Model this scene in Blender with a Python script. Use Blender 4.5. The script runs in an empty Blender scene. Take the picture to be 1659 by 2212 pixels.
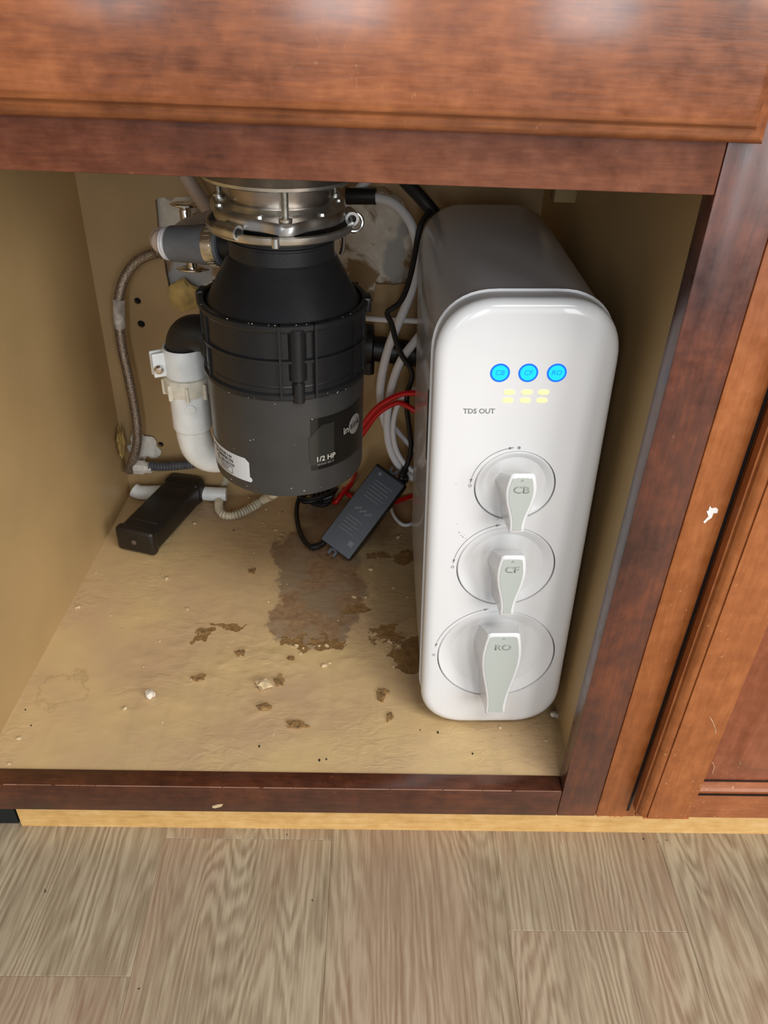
import bpy, bmesh, math, random
from mathutils import Vector, Matrix, noise
from mathutils.geometry import tessellate_polygon
random.seed(7)
S = bpy.context.scene
COL = S.collection
PI = math.pi
# ------------------------------------------------------------------ camera
CAM = Vector((-0.2007, -0.4856, 0.6590))
PITCH, YAW, ROLL, FPX = 0.5975, 0.0369, 0.0440, 1712.33
PX0, PY0 = 839.96, 1103.6
cf = Vector((math.sin(YAW)*math.cos(PITCH), math.cos(YAW)*math.cos(PITCH), -math.sin(PITCH)))
r0 = Vector((math.cos(YAW), -math.sin(YAW), 0)); u0 = r0.cross(cf)
cr = r0*math.cos(ROLL)+u0*math.sin(ROLL); cu = u0*math.cos(ROLL)-r0*math.sin(ROLL)
cam = bpy.data.cameras.new('camera'); camo = bpy.data.objects.new('camera', cam); COL.objects.link(camo)
cam.sensor_fit = 'HORIZONTAL'; cam.sensor_width = 36; cam.lens = 36*FPX/1659
cam.shift_x = (829.5-PX0)/1659; cam.shift_y = (PY0-1106)/1659
cam.clip_start = 0.01
camo.matrix_world = Matrix(((cr.x, cu.x, -cf.x, CAM.x), (cr.y, cu.y, -cf.y, CAM.y), (cr.z, cu.z, -cf.z, CAM.z), (0, 0, 0, 1)))
S.camera = camo
# ------------------------------------------------------------------ light
S.view_settings.view_transform = 'Standard'; S.view_settings.look = 'None'
S.view_settings.gamma = 1; S.view_settings.use_curve_mapping = False
S.view_settings.exposure = 0.0
w = bpy.data.worlds.new('world'); S.world = w; w.use_nodes = True
w.node_tree.nodes['Background'].inputs[0].default_value = (0.86, 0.90, 1.0, 1)
w.node_tree.nodes['Background'].inputs[1].default_value = 0.18
def area(name, loc, target, sx, sy, power, color):
    l = bpy.data.lights.new(name, 'AREA'); l.shape = 'RECTANGLE'; l.size = sx; l.size_y = sy; l.energy = power; l.color = color
    o = bpy.data.objects.new(name, l); COL.objects.link(o); o.location = loc
    o.rotation_euler = (Vector(target)-Vector(loc)).to_track_quat('-Z', 'Y').to_euler(); return o
area('ceiling_lamp', (0.35, -1.2, 2.2), (-0.3, -0.2, 0), 1.0, 0.7, 33, (1.0, 0.96, 0.91))
area('kitchen_window', (1.7, -1.9, 1.2), (-0.35, 0.1, 0.2), 1.2, 1.2, 46, (1.0, 0.98, 0.97))
# the three tall panes of the glazed door behind the photographer
for i_, x_ in enumerate((-1.15, -0.22, 0.85)):
    area('door_glazing', (x_, -2.75, 1.05), (x_*0.9, 0.0, 1.0), 0.36, 1.4, (8, 15, 15)[i_], (0.93, 0.96, 1.0))

# ------------------------------------------------------------------ helpers
def ray(x, y): return cf + cr*((x-PX0)/FPX) - cu*((y-PY0)/FPX)
def atY(x, y, Y): d = ray(x, y); return CAM + d*((Y-CAM.y)/d.y)
def atZ(x, y, Z): d = ray(x, y); return CAM + d*((Z-CAM.z)/d.z)
def atX(x, y, X): d = ray(x, y); return CAM + d*((X-CAM.x)/d.x)
def lin(c):
    f = lambda v: v/12.92 if v <= 0.04045 else ((v+0.055)/1.055)**2.4
    return tuple(f(v/255) for v in c) + (1,)
def link_obj(o, parent=None):
    COL.objects.link(o)
    if parent is not None:
        o.parent = parent
        o.matrix_parent_inverse = world_of(parent).inverted()
    return o
def world_of(o):
    m = o.matrix_basis.copy()
    if o.parent: m = world_of(o.parent) @ o.matrix_parent_inverse @ m
    return m
def tag(o, label=None, cat=None, group=None, kind=None):
    if label: o['label'] = label
    if cat: o['category'] = cat
    if group: o['group'] = group
    if kind: o['kind'] = kind
    return o
def thing(name, loc, label, cat, rot=(0, 0, 0), group=None):
    o = bpy.data.objects.new(name, None); o.location = loc; o.rotation_euler = rot; o.empty_display_size = 0.02
    COL.objects.link(o); return tag(o, label, cat, group)
def fin(name, bm, mats, parent=None, smooth=True, angle=0.6, label=None, kind=None, local=False):
    me = bpy.data.meshes.new(name); bmesh.ops.recalc_face_normals(bm, faces=bm.faces[:])
    if smooth:
        for f in bm.faces: f.smooth = True
        for e in bm.edges:
            if len(e.link_faces) == 2 and e.calc_face_angle(0) > angle: e.smooth = False
    bm.to_mesh(me); bm.free()
    for m in (mats if isinstance(mats, (list, tuple)) else [mats]): me.materials.append(m)
    o = bpy.data.objects.new(name, me)
    if local and parent is not None:
        COL.objects.link(o); o.parent = parent
    else: link_obj(o, parent)
    return tag(o, label, kind=kind)
def box(bm, lo, hi, bev=0.0, seg=2, mi=0, M=None):
    lo = Vector(lo); hi = Vector(hi)
    r = bmesh.ops.create_cube(bm, size=1); vs = r['verts']
    for v in vs: v.co = Vector(((lo[i]+hi[i])/2 + v.co[i]*(hi[i]-lo[i]) for i in range(3)))
    if bev > 0:
        es = list({e for v in vs for e in v.link_edges})
        r = bmesh.ops.bevel(bm, geom=vs+es, offset=bev, segments=seg, affect='EDGES', profile=0.5)
        fs = r['faces']; vs = list({v for f in fs for v in f.verts})
    fs = {f for v in vs for f in v.link_faces}
    for f in fs: f.material_index = mi
    if M is not None:
        for v in {v for f in fs for v in f.verts}: v.co = M @ v.co
def prism(bm, pts, d0, d1, M=None, mi=0):
    """pts: 2D outline in XZ; extruded along Y from d0 to d1"""
    a = [bm.verts.new((p[0], d0, p[1])) for p in pts]; b = [bm.verts.new((p[0], d1, p[1])) for p in pts]
    fs = [bm.faces.new(a), bm.faces.new(b[::-1])]; n = len(pts)
    for i in range(n): fs.append(bm.faces.new((a[i], a[(i+1) % n], b[(i+1) % n], b[i])))
    for f in fs: f.material_index = mi
    if M is not None:
        for v in a+b: v.co = M @ v.co
def loft(bm, rings, closed=False, cap=True, mi=0):
    R = [[bm.verts.new(p) for p in r] for r in rings]; n = len(R[0])
    m = len(R) if closed else len(R)-1
    for i in range(m):
        A, B = R[i], R[(i+1) % len(R)]
        for j in range(n):
            f = bm.faces.new((A[j], A[(j+1) % n], B[(j+1) % n], B[j])); f.material_index = mi
    if cap and not closed:
        for r in (R[0][::-1], R[-1]):
            f = bm.faces.new(r); f.material_index = mi
    return R
def basis(d):
    d = d.normalized(); a = Vector((0, 0, 1)) if abs(d.z) < 0.9 else Vector((1, 0, 0))
    u = d.cross(a).normalized(); return u, d.cross(u).normalized()
def lathe(bm, prof, base=(0, 0, 0), axis=(0, 0, 1), n=48, mi=0, cap=True, a0=0.0):
    base = Vector(base); ax = Vector(axis).normalized(); u, v = basis(ax)
    rings = []
    for r, h in prof:
        r = max(r, 1e-5)
        rings.append([base+ax*h+u*(r*math.cos(a0+2*PI*k/n))+v*(r*math.sin(a0+2*PI*k/n)) for k in range(n)])
    loft(bm, rings, cap=cap, mi=mi)
def smooth_path(pts, step=0.004):
    P = [Vector(p) for p in pts]
    if len(P) == 2: P = [P[0], (P[0]+P[1])/2, P[1]]
    Q = [P[0]*2-P[1]] + P + [P[-1]*2-P[-2]]; out = []
    for i in range(1, len(Q)-2):
        p0, p1, p2, p3 = Q[i-1:i+3]; n = max(2, int((p2-p1).length/step))
        for k in range(n):
            t = k/n
            out.append(0.5*((2*p1)+(p2-p0)*t+(2*p0-5*p1+4*p2-p3)*t*t+(3*p1-p0-3*p2+p3)*t**3))
    out.append(P[-1]); return out
def tube(bm, pts, r, n=12, step=0.004, rib=0.0, pitch=0.004, mi=0, zmin=None, cap=True):
    P = smooth_path(pts, step if not rib else pitch/6)
    if zmin is not None:
        for p in P: p.z = max(p.z, zmin)
    rings = []; up = None; s = 0
    for i, p in enumerate(P):
        t = (P[min(i+1, len(P)-1)]-P[max(i-1, 0)]).normalized()
        if up is None: up = basis(t)[0]
        up = (up-t*up.dot(t)).normalized(); v = t.cross(up)
        if i: s += (p-P[i-1]).length
        rr = r + (rib*math.cos(2*PI*s/pitch) if rib else 0)
        rings.append([p+up*(rr*math.cos(2*PI*k/n))+v*(rr*math.sin(2*PI*k/n)) for k in range(n)])
    loft(bm, rings, cap=cap, mi=mi)
def txt(s, size, bold=0.0):
    c = bpy.data.curves.new('t', 'FONT'); c.body = s; c.size = size; c.align_x = 'CENTER'; c.align_y = 'CENTER'; c.offset = bold
    c.resolution_u = 3
    o = bpy.data.objects.new('t', c); COL.objects.link(o)
    bpy.context.view_layer.update()
    dg = bpy.context.evaluated_depsgraph_get(); me = bpy.data.meshes.new_from_object(o.evaluated_get(dg))
    bm = bmesh.new(); bm.from_mesh(me); bpy.data.objects.remove(o); bpy.data.curves.remove(c); bpy.data.meshes.remove(me)
    return bm
def cyl(cx, cy, R, a_c, zc, slant=0):
    """2D label coords (x right, y up) -> on a vertical cylinder, centred at angle a_c (0 = toward -Y, + to +X)"""
    return lambda p, out=0.0: Vector((cx+(R+out)*math.sin(a_c+p[0]/R), cy-(R+out)*math.cos(a_c+p[0]/R), zc+p[1]+slant*p[0]))

# ------------------------------------------------------------------ materials
def newmat(name):
    m = bpy.data.materials.new(name); m.use_nodes = True
    return m, m.node_tree.nodes, m.node_tree.links, m.node_tree.nodes['Principled BSDF']
def plain(name, c, rough=0.5, metal=0.0, coat=0.0, mott=0.0, bump=0.0, bscale=200, mscale=30, spec=0.5, emit=None, es=1.0, alpha=None):
    m, N, L, B = newmat(name)
    B.inputs['Base Color'].default_value = lin(c); B.inputs['Roughness'].default_value = rough
    B.inputs['Metallic'].default_value = metal; B.inputs['Coat Weight'].default_value = coat
    B.inputs['Specular IOR Level'].default_value = spec
    if emit: B.inputs['Emission Color'].default_value = lin(emit); B.inputs['Emission Strength'].default_value = es
    tc = N.new('ShaderNodeTexCoord')
    if mott > 0:
        n = N.new('ShaderNodeTexNoise'); n.inputs['Scale'].default_value = mscale; n.inputs['Detail'].default_value = 5
        L.new(tc.outputs['Object'], n.inputs['Vector'])
        mx = N.new('ShaderNodeMix'); mx.data_type = 'RGBA'
        mx.inputs[6].default_value = lin(tuple(v*(1-mott) for v in c)); mx.inputs[7].default_value = lin(tuple(min(255, v*(1+mott*.6)) for v in c))
        rp = N.new('ShaderNodeMapRange'); rp.inputs[1].default_value = .3; rp.inputs[2].default_value = .7
        L.new(n.outputs[0], rp.inputs[0]); L.new(rp.outputs[0], mx.inputs[0]); L.new(mx.outputs[2], B.inputs['Base Color'])
    if bump > 0:
        n = N.new('ShaderNodeTexNoise'); n.inputs['Scale'].default_value = bscale; n.inputs['Detail'].default_value = 3
        L.new(tc.outputs['Object'], n.inputs['Vector'])
        b = N.new('ShaderNodeBump'); b.inputs['Strength'].default_value = bump; b.inputs['Distance'].default_value = 0.001
        L.new(n.outputs[0], b.inputs['Height']); L.new(b.outputs[0], B.inputs['Normal'])
    return m
def math_node(N, L, op, a, b=None, c=None, clamp=False):
    n = N.new('ShaderNodeMath'); n.operation = op; n.use_clamp = clamp
    for i, v in enumerate((a, b, c)):
        if v is None: continue
        if isinstance(v, (int, float)): n.inputs[i].default_value = v
        else: L.new(v, n.inputs[i])
    return n.outputs[0]
def mixc(N, L, fac, a, b):
    n = N.new('ShaderNodeMix'); n.data_type = 'RGBA'
    if isinstance(fac, (int, float)): n.inputs[0].default_value = fac
    else: L.new(fac, n.inputs[0])
    for i, v in ((6, a), (7, b)):
        if isinstance(v, tuple): n.inputs[i].default_value = v
        else: L.new(v, n.inputs[i])
    return n.outputs[2]
def noise_node(N, L, vec, scale, detail=4, rough=0.55, dist=0.0):
    n = N.new('ShaderNodeTexNoise'); n.inputs['Scale'].default_value = scale; n.inputs['Detail'].default_value = detail
    n.inputs['Roughness'].default_value = rough; n.inputs['Distortion'].default_value = dist
    L.new(vec, n.inputs['Vector']); return n.outputs[0]
def mapping(N, L, vec, scale=(1, 1, 1), loc=(0, 0, 0)):
    n = N.new('ShaderNodeMapping'); n.inputs['Scale'].default_value = scale; n.inputs['Location'].default_value = loc
    L.new(vec, n.inputs['Vector']); return n.outputs[0]
def remap(N, L, v, a, b, c=0.0, d=1.0):
    n = N.new('ShaderNodeMapRange'); n.inputs[1].default_value = a; n.inputs[2].default_value = b; n.inputs[3].default_value = c; n.inputs[4].default_value = d
    n.clamp = True; L.new(v, n.inputs[0]); return n.outputs[0]
def wood(name, dark, mid, light, grain='x', rough=0.32, blotch=0.8, scratch=0.25, coat=0.25, bl_scale=7, worn=None, crough=0.22):
    m, N, L, B = newmat(name)
    tc = N.new('ShaderNodeTexCoord').outputs['Object']
    sc = {'x': (1, 9, 9), 'z': (9, 9, 1), 'y': (9, 1, 9)}[grain]
    g = noise_node(N, L, mapping(N, L, tc, tuple(v*6 for v in sc)), 3.0, 6, 0.6, 0.4)
    f = noise_node(N, L, mapping(N, L, tc, tuple(v*1.0 for v in {'x': (60, 500, 500), 'z': (500, 500, 60), 'y': (500, 60, 500)}[grain])), 1.0, 2, 0.5)
    b = noise_node(N, L, tc, bl_scale, 5, 0.6, 0.8)
    b2 = noise_node(N, L, mapping(N, L, tc, (1, 1, 1), (3, 7, 1)), 70, 4, 0.6)
    v = math_node(N, L, 'MULTIPLY_ADD', b, blotch, 0.5-blotch*0.5)
    v = math_node(N, L, 'ADD', v, math_node(N, L, 'MULTIPLY_ADD', g, 0.5, -0.25))
    v = math_node(N, L, 'ADD', v, math_node(N, L, 'MULTIPLY_ADD', b2, 0.5, -0.25))
    v = math_node(N, L, 'ADD', v, math_node(N, L, 'MULTIPLY_ADD', f, 0.22, -0.11))
    cr_ = N.new('ShaderNodeValToRGB'); e = cr_.color_ramp.elements
    e[0].position = 0.25; e[0].color = lin(dark); e[1].position = 0.75; e[1].color = lin(light)
    q = e.new(0.5); q.color = lin(mid)
    L.new(v, cr_.inputs[0]); col = cr_.outputs[0]
    if worn:
        # scattered fine pale nicks in the finish
        vn = noise_node(N, L, mapping(N, L, tc, (230, 230, 230)), 1.0, 3, 0.7)
        big = noise_node(N, L, tc, 11, 3, 0.6)
        k = math_node(N, L, 'MULTIPLY', remap(N, L, vn, 0.64, 0.72), remap(N, L, big, 0.48, 0.62))
        col = mixc(N, L, math_node(N, L, 'MULTIPLY', k, scratch), col, lin(worn))
    L.new(col, B.inputs['Base Color'])
    L.new(remap(N, L, b2, 0.3, 0.7, rough-0.06, rough+0.12), B.inputs['Roughness'])
    B.inputs['Coat Weight'].default_value = coat; B.inputs['Coat Roughness'].default_value = crough
    bp = N.new('ShaderNodeBump'); bp.inputs['Strength'].default_value = 0.12; bp.inputs['Distance'].default_value = 0.0006
    L.new(math_node(N, L, 'ADD', b2, f), bp.inputs['Height']); L.new(bp.outputs[0], B.inputs['Normal'])
    return m
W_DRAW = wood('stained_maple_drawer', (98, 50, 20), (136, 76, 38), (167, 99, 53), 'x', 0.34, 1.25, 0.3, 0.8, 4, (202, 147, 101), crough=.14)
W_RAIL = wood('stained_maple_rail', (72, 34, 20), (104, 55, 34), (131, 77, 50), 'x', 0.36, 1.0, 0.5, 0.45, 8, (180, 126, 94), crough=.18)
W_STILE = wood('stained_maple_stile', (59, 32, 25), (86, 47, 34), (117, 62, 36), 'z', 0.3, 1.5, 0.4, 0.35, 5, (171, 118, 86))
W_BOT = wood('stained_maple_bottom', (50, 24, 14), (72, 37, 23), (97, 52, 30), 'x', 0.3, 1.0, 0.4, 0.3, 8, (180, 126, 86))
W_ORANGE = wood('orange_maple_frame', (128, 68, 26), (152, 86, 40), (174, 106, 56), 'z', 0.36, 0.7, 0.5, 0.2, 9, (235, 190, 140))
W_ORANGEX = wood('orange_maple_rail', (126, 66, 30), (146, 82, 42), (166, 98, 56), 'x', 0.36, 0.7, 0.6, 0.2, 9, (235, 190, 140))
W_PANEL = wood('red_maple_panel', (114, 58, 32), (136, 74, 44), (158, 92, 62), 'z', 0.3, 0.7, 0.5, 0.35, 7, (230, 180, 130))
W_OAK = wood('pale_oak_trim', (196, 150, 84), (222, 178, 110), (238, 200, 138), 'x', 0.45, 0.25, 0.0, 0.1, 9)
LAM = plain('tan_laminate', (188, 158, 110), 0.42, mott=0.07, mscale=6, bump=0.05, bscale=60)
LAM_B = plain('tan_laminate_back', (170, 142, 98), 0.5, mott=0.12, mscale=5, bump=0.05, bscale=60)
BLACK_P = plain('black_plastic', (26, 27, 28), 0.42, bump=0.15, bscale=900)
DISP_P = plain('charcoal_plastic', (31, 32, 34), 0.32, bump=0.12, bscale=1200, mott=0.08, mscale=80)
DISP_M = plain('charcoal_paint', (58, 58, 57), 0.30, mott=0.05, mscale=40)
STEEL = plain('zinc_steel', (222, 222, 218), 0.30, 1.0, mott=0.12, mscale=60, bump=0.2, bscale=90)
STEEL_D = plain('dull_steel', (190, 180, 170), 0.34, 1.0, mott=0.2, mscale=40)
CHROME = plain('chrome', (240, 240, 240), 0.14, 1.0)
BRASS = plain('brass', (190, 150, 70), 0.3, 1.0, mott=0.2, mscale=200)
WHITE_P = plain('white_pvc', (232, 235, 232), 0.32, mott=0.04, mscale=60)
WHITE_O = plain('offwhite_nut', (224, 218, 200), 0.4, mott=0.08, mscale=90)
WHITE_T = plain('white_tubing', (222, 222, 224), 0.35)
GREY_R = plain('grey_rubber', (104, 108, 112), 0.45, mott=0.08, mscale=60)
DGREY_R = plain('dark_grey_conduit', (78, 80, 84), 0.6, mott=0.15, mscale=90)
BOXB = plain('dusty_black_plastic', (32, 27, 23), 0.4, mott=.15, mscale=60)
RUBBER = plain('black_rubber', (20, 20, 21), 0.45, bump=0.1, bscale=700)
RED = plain('red_tubing', (200, 14, 20), 0.3, coat=0.3)
CORR = plain('beige_armoured_tube', (196, 186, 160), 0.5, mott=0.25, mscale=30)
CORRB = plain('brown_dusty_tube', (150, 122, 96), 0.6, mott=0.2, mscale=40)
HOSEP = plain('pinkish_drain_hose', (186, 168, 152), 0.5)
DUN = plain('device_white', (224, 225, 225), 0.26, coat=0.5, spec=0.5)
DBEZ = plain('device_bezel', (205, 204, 202), 0.4)
DBODY = plain('device_housing', (196, 196, 198), 0.26, coat=0.3)
GRIP = plain('sage_grey_inlay', (180, 186, 179), 0.45)
INK = plain('grey_ink', (140, 140, 140), 0.5)
INKG = plain('grip_ink', (150, 156, 148), 0.5)
INKL = plain('blue_ink', (20, 120, 190), 0.4, emit=(0, 120, 215), es=0.8)
LEDB = plain('led_cyan', (0, 90, 120), 0.4, emit=(0, 226, 255), es=0.95)
LEDR = plain('led_blue_ring', (0, 50, 120), 0.4, emit=(0, 118, 250), es=0.9)
LEDY = plain('led_warm', (120, 118, 90), 0.4, emit=(255, 246, 182), es=0.9)
FOAM = plain('yellow_foam', (184, 156, 92), 0.7, mott=0.2, mscale=60, bump=0.6, bscale=150)
CAULK = plain('white_caulk', (214, 210, 200), 0.5, mott=0.1, mscale=50)
CHIP = plain('chipboard_crumb', (206, 182, 142), 0.8, mott=0.2, mscale=200)
CHIPW = plain('pale_plaster', (226, 216, 200), 0.8, mott=0.1, mscale=200)
TORN = plain('raw_chipboard', (142, 110, 66), 0.85, mott=0.3, mscale=160, bump=0.8, bscale=400)
STICK = plain('white_sticker', (208, 212, 214), 0.4)
BADGE = plain('black_badge', (20, 20, 19), 0.16, mott=0.2, mscale=40)
BADGE2 = plain('badge_facet', (44, 44, 40), 0.2)
PRINTW = plain('pale_print', (205, 200, 190), 0.5)
PRINTC = plain('badge_circle', (150, 145, 140), 0.4)
PRINTK = plain('black_print', (30, 30, 32), 0.5)
ADAPT = plain('adapter_face', (80, 86, 95), 0.5, bump=0.1, bscale=1500)
ADPR = plain('adapter_print', (124, 128, 134), 0.5)
PAINTW = plain('white_paint', (235, 230, 225), 0.6)
DARK_AND_HOLE_SHADE = plain('dark_and_hole_shade', (16, 13, 10), 0.9)
TOEK = plain('dark_toe_kick', (16, 24, 26), 0.6)
STONE = plain('grey_countertop', (150, 145, 138), 0.3, mott=0.2, mscale=120)

def braid():
    m, N, L, B = newmat('braided_steel')
    tc = N.new('ShaderNodeTexCoord').outputs['Object']
    vo = N.new('ShaderNodeTexVoronoi'); vo.inputs['Scale'].default_value = 900; L.new(tc, vo.inputs['Vector'])
    col = mixc(N, L, remap(N, L, vo.outputs['Distance'], .2, .7), lin((200, 190, 178)), lin((120, 106, 92)))
    L.new(col, B.inputs['Base Color']); B.inputs['Metallic'].default_value = .8; B.inputs['Roughness'].default_value = .33
    bp = N.new('ShaderNodeBump'); bp.inputs['Strength'].default_value = .6; bp.inputs['Distance'].default_value = .0006; bp.invert = True
    L.new(vo.outputs['Distance'], bp.inputs['Height']); L.new(bp.outputs[0], B.inputs['Normal']); return m
BRAID = braid()

def plank_mat():
    m, N, L, B = newmat('oak_vinyl_plank')
    tc = N.new('ShaderNodeTexCoord').outputs['Object']
    oi = N.new('ShaderNodeObjectInfo').outputs['Random']
    cb = N.new('ShaderNodeCombineXYZ'); L.new(math_node(N, L, 'MULTIPLY', oi, 13.0), cb.inputs[0]); L.new(math_node(N, L, 'MULTIPLY', oi, 5.0), cb.inputs[1]); L.new(math_node(N, L, 'MULTIPLY', oi, 31.0), cb.inputs[2])
    va = N.new('ShaderNodeVectorMath'); va.operation = 'ADD'; L.new(tc, va.inputs[0]); L.new(cb.outputs[0], va.inputs[1]); v = va.outputs[0]
    big = noise_node(N, L, mapping(N, L, v, (5.5, .75, 1)), 1.0, 2.5, 0.5)
    wig = noise_node(N, L, mapping(N, L, v, (60, 9, 1)), 1.0, 3, 0.6)
    fine = noise_node(N, L, mapping(N, L, v, (330, 11, 1)), 1.0, 4, 0.65)
    wave = math_node(N, L, 'MULTIPLY_ADD', big, 430.0, math_node(N, L, 'MULTIPLY', wig, 16.0))
    sn = math_node(N, L, 'MULTIPLY_ADD', math_node(N, L, 'SINE', wave), 0.5, 0.5)
    gv = math_node(N, L, 'ADD', math_node(N, L, 'MULTIPLY', sn, math_node(N, L, 'MULTIPLY', remap(N, L, noise_node(N, L, mapping(N, L, v, (22, 5, 1), (4, 4, 4)), 1.0, 3), .35, .65, .10, .42), 1.0)), math_node(N, L, 'MULTIPLY', fine, 1.15))
    patch = noise_node(N, L, mapping(N, L, v, (9, 2, 1)), 1.0, 3, 0.5)
    c = mixc(N, L, remap(N, L, gv, 0.4, 0.98), lin((136, 117, 92)), lin((184, 169, 142)))
    c2 = mixc(N, L, remap(N, L, gv, 0.4, 0.98), lin((144, 117, 94)), lin((178, 158, 132)))
    c = mixc(N, L, remap(N, L, patch, 0.45, 0.6), c, c2)
    # fine dark pores
    L.new(c, B.inputs['Base Color']); B.inputs['Roughness'].default_value = 0.46
    bp = N.new('ShaderNodeBump'); bp.inputs['Strength'].default_value = 0.35; bp.inputs['Distance'].default_value = 0.0006
    L.new(gv, bp.inputs['Height']); L.new(bp.outputs[0], B.inputs['Normal']); return m
PLANK = plank_mat()

def panel_mat():
    """cabinet bottom: tan laminate, wet stains, torn paper down to chipboard (shapes of their own)"""
    m, N, L, B = newmat('worn_tan_floor')
    tc = N.new('ShaderNodeTexCoord').outputs['Object']
    sep = N.new('ShaderNodeSeparateXYZ'); L.new(tc, sep.inputs[0])
    n1 = noise_node(N, L, tc, 28, 5, 0.65); n2 = noise_node(N, L, mapping(N, L, tc, (1, 1, 1), (5, 2, 0)), 28, 5, 0.65)
    X = math_node(N, L, 'MULTIPLY_ADD', math_node(N, L, 'SUBTRACT', n1, 0.5), 0.07, sep.outputs[0])
    Y = math_node(N, L, 'MULTIPLY_ADD', math_node(N, L, 'SUBTRACT', n2, 0.5), 0.07, sep.outputs[1])
    def ell(px, py, wx, wy, soft=0.12):
        c = atZ(px, py, 0); ex = (atZ(px+wx, py, 0)-c).length; ey = (atZ(px, py-wy, 0)-c).length
        a = math_node(N, L, 'DIVIDE', math_node(N, L, 'SUBTRACT', X, c.x), ex); b = math_node(N, L, 'DIVIDE', math_node(N, L, 'SUBTRACT', Y, c.y), ey)
        d = math_node(N, L, 'ADD', math_node(N, L, 'MULTIPLY', a, a), math_node(N, L, 'MULTIPLY', b, b))
        return remap(N, L, d, 1+soft, 1-soft)
    def union(l):
        v = l[0]
        for q in l[1:]: v = math_node(N, L, 'MAXIMUM', v, q)
        return v
    stain = union([ell(690, 1250, 95, 80), ell(680, 1330, 90, 60), ell(650, 1190, 60, 50), ell(760, 1120, 110, 50, .4)])
    damp = union([ell(800, 1190, 110, 60, .5), ell(850, 1280, 60, 80, .5)])
    torn = union([ell(890, 1410, 42, 38), ell(842, 1368, 30, 16), ell(640, 1385, 18, 12), ell(700, 1385, 34, 10),
                  ell(490, 1345, 40, 9), ell(440, 1365, 14, 8), ell(772, 1310, 22, 9), ell(870, 1200, 30, 16), ell(815, 1200, 16, 10)])
    ring_o = ell(135, 1485, 60, 33, .08); ring_i = ell(135, 1487, 53, 28, .15)
    ring = math_node(N, L, 'SUBTRACT', ring_o, ring_i, clamp=True)
    base = mixc(N, L, remap(N, L, noise_node(N, L, tc, 9, 4), .35, .65), lin((190, 160, 124)), lin((204, 176, 126)))
    streak = noise_node(N, L, mapping(N, L, tc, (40, 3, 1)), 1.0, 3)
    base = mixc(N, L, remap(N, L, streak, .55, .75, 0, .25), base, lin((160, 136, 104)))
    dn = noise_node(N, L, tc, 120, 4, 0.7)
    c = mixc(N, L, math_node(N, L, 'MULTIPLY', damp, .55), base, lin((150, 130, 98)))
    c = mixc(N, L, math_node(N, L, 'MULTIPLY', ring, .35), c, lin((150, 124, 84)))
    sc = mixc(N, L, remap(N, L, dn, .35, .7), lin((118, 86, 58)), lin((156, 124, 92)))
    sc = mixc(N, L, remap(N, L, noise_node(N, L, tc, 22, 3), .45, .6), sc, lin((138, 118, 94)))
    c = mixc(N, L, math_node(N, L, 'MULTIPLY', stain, .85), c, sc)
    tcx = mixc(N, L, remap(N, L, dn, .35, .65), lin((120, 88, 48)), lin((154, 120, 72)))
    c = mixc(N, L, torn, c, tcx)
    L.new(c, B.inputs['Base Color'])
    L.new(remap(N, L, math_node(N, L, 'MAXIMUM', stain, torn), 0, 1, .42, .72), B.inputs['Roughness'])
    wrk = noise_node(N, L, mapping(N, L, tc, (1, 1.8, 1)), 45, 6, 0.62, 0.8)
    pm = remap(N, L, noise_node(N, L, mapping(N, L, tc, (1, 1, 1), (2, 9, 4)), 9, 3), .42, .62, .08, 1.15)
    h = math_node(N, L, 'SUBTRACT', math_node(N, L, 'MULTIPLY', wrk, pm), math_node(N, L, 'MULTIPLY', torn, .7))
    bp = N.new('ShaderNodeBump'); bp.inputs['Strength'].default_value = 0.8; bp.inputs['Distance'].default_value = 0.0018
    L.new(h, bp.inputs['Height']); L.new(bp.outputs[0], B.inputs['Normal']); return m
PANEL = panel_mat()
def wall_mat():
    m, N, L, B = newmat('stained_drywall')
    tc = N.new('ShaderNodeTexCoord').outputs['Object']
    a = noise_node(N, L, tc, 17, 4, 0.6, .5); b = noise_node(N, L, tc, 60, 4, .7); d = noise_node(N, L, mapping(N, L, tc, (1, 1, 1), (2, 1, 4)), 11, 3)
    c = mixc(N, L, remap(N, L, b, .3, .7), lin((206, 198, 182)), lin((232, 228, 216)))
    c = mixc(N, L, remap(N, L, a, .52, .58), c, lin((150, 126, 94)))
    c = mixc(N, L, remap(N, L, d, .56, .6), c, lin((172, 170, 166)))
    L.new(c, B.inputs['Base Color']); B.inputs['Roughness'].default_value = .8
    bp = N.new('ShaderNodeBump'); bp.inputs['Strength'].default_value = .5; bp.inputs['Distance'].default_value = .002
    L.new(b, bp.inputs['Height']); L.new(bp.outputs[0], B.inputs['Normal']); return m
DRYWALL = wall_mat()

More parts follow.
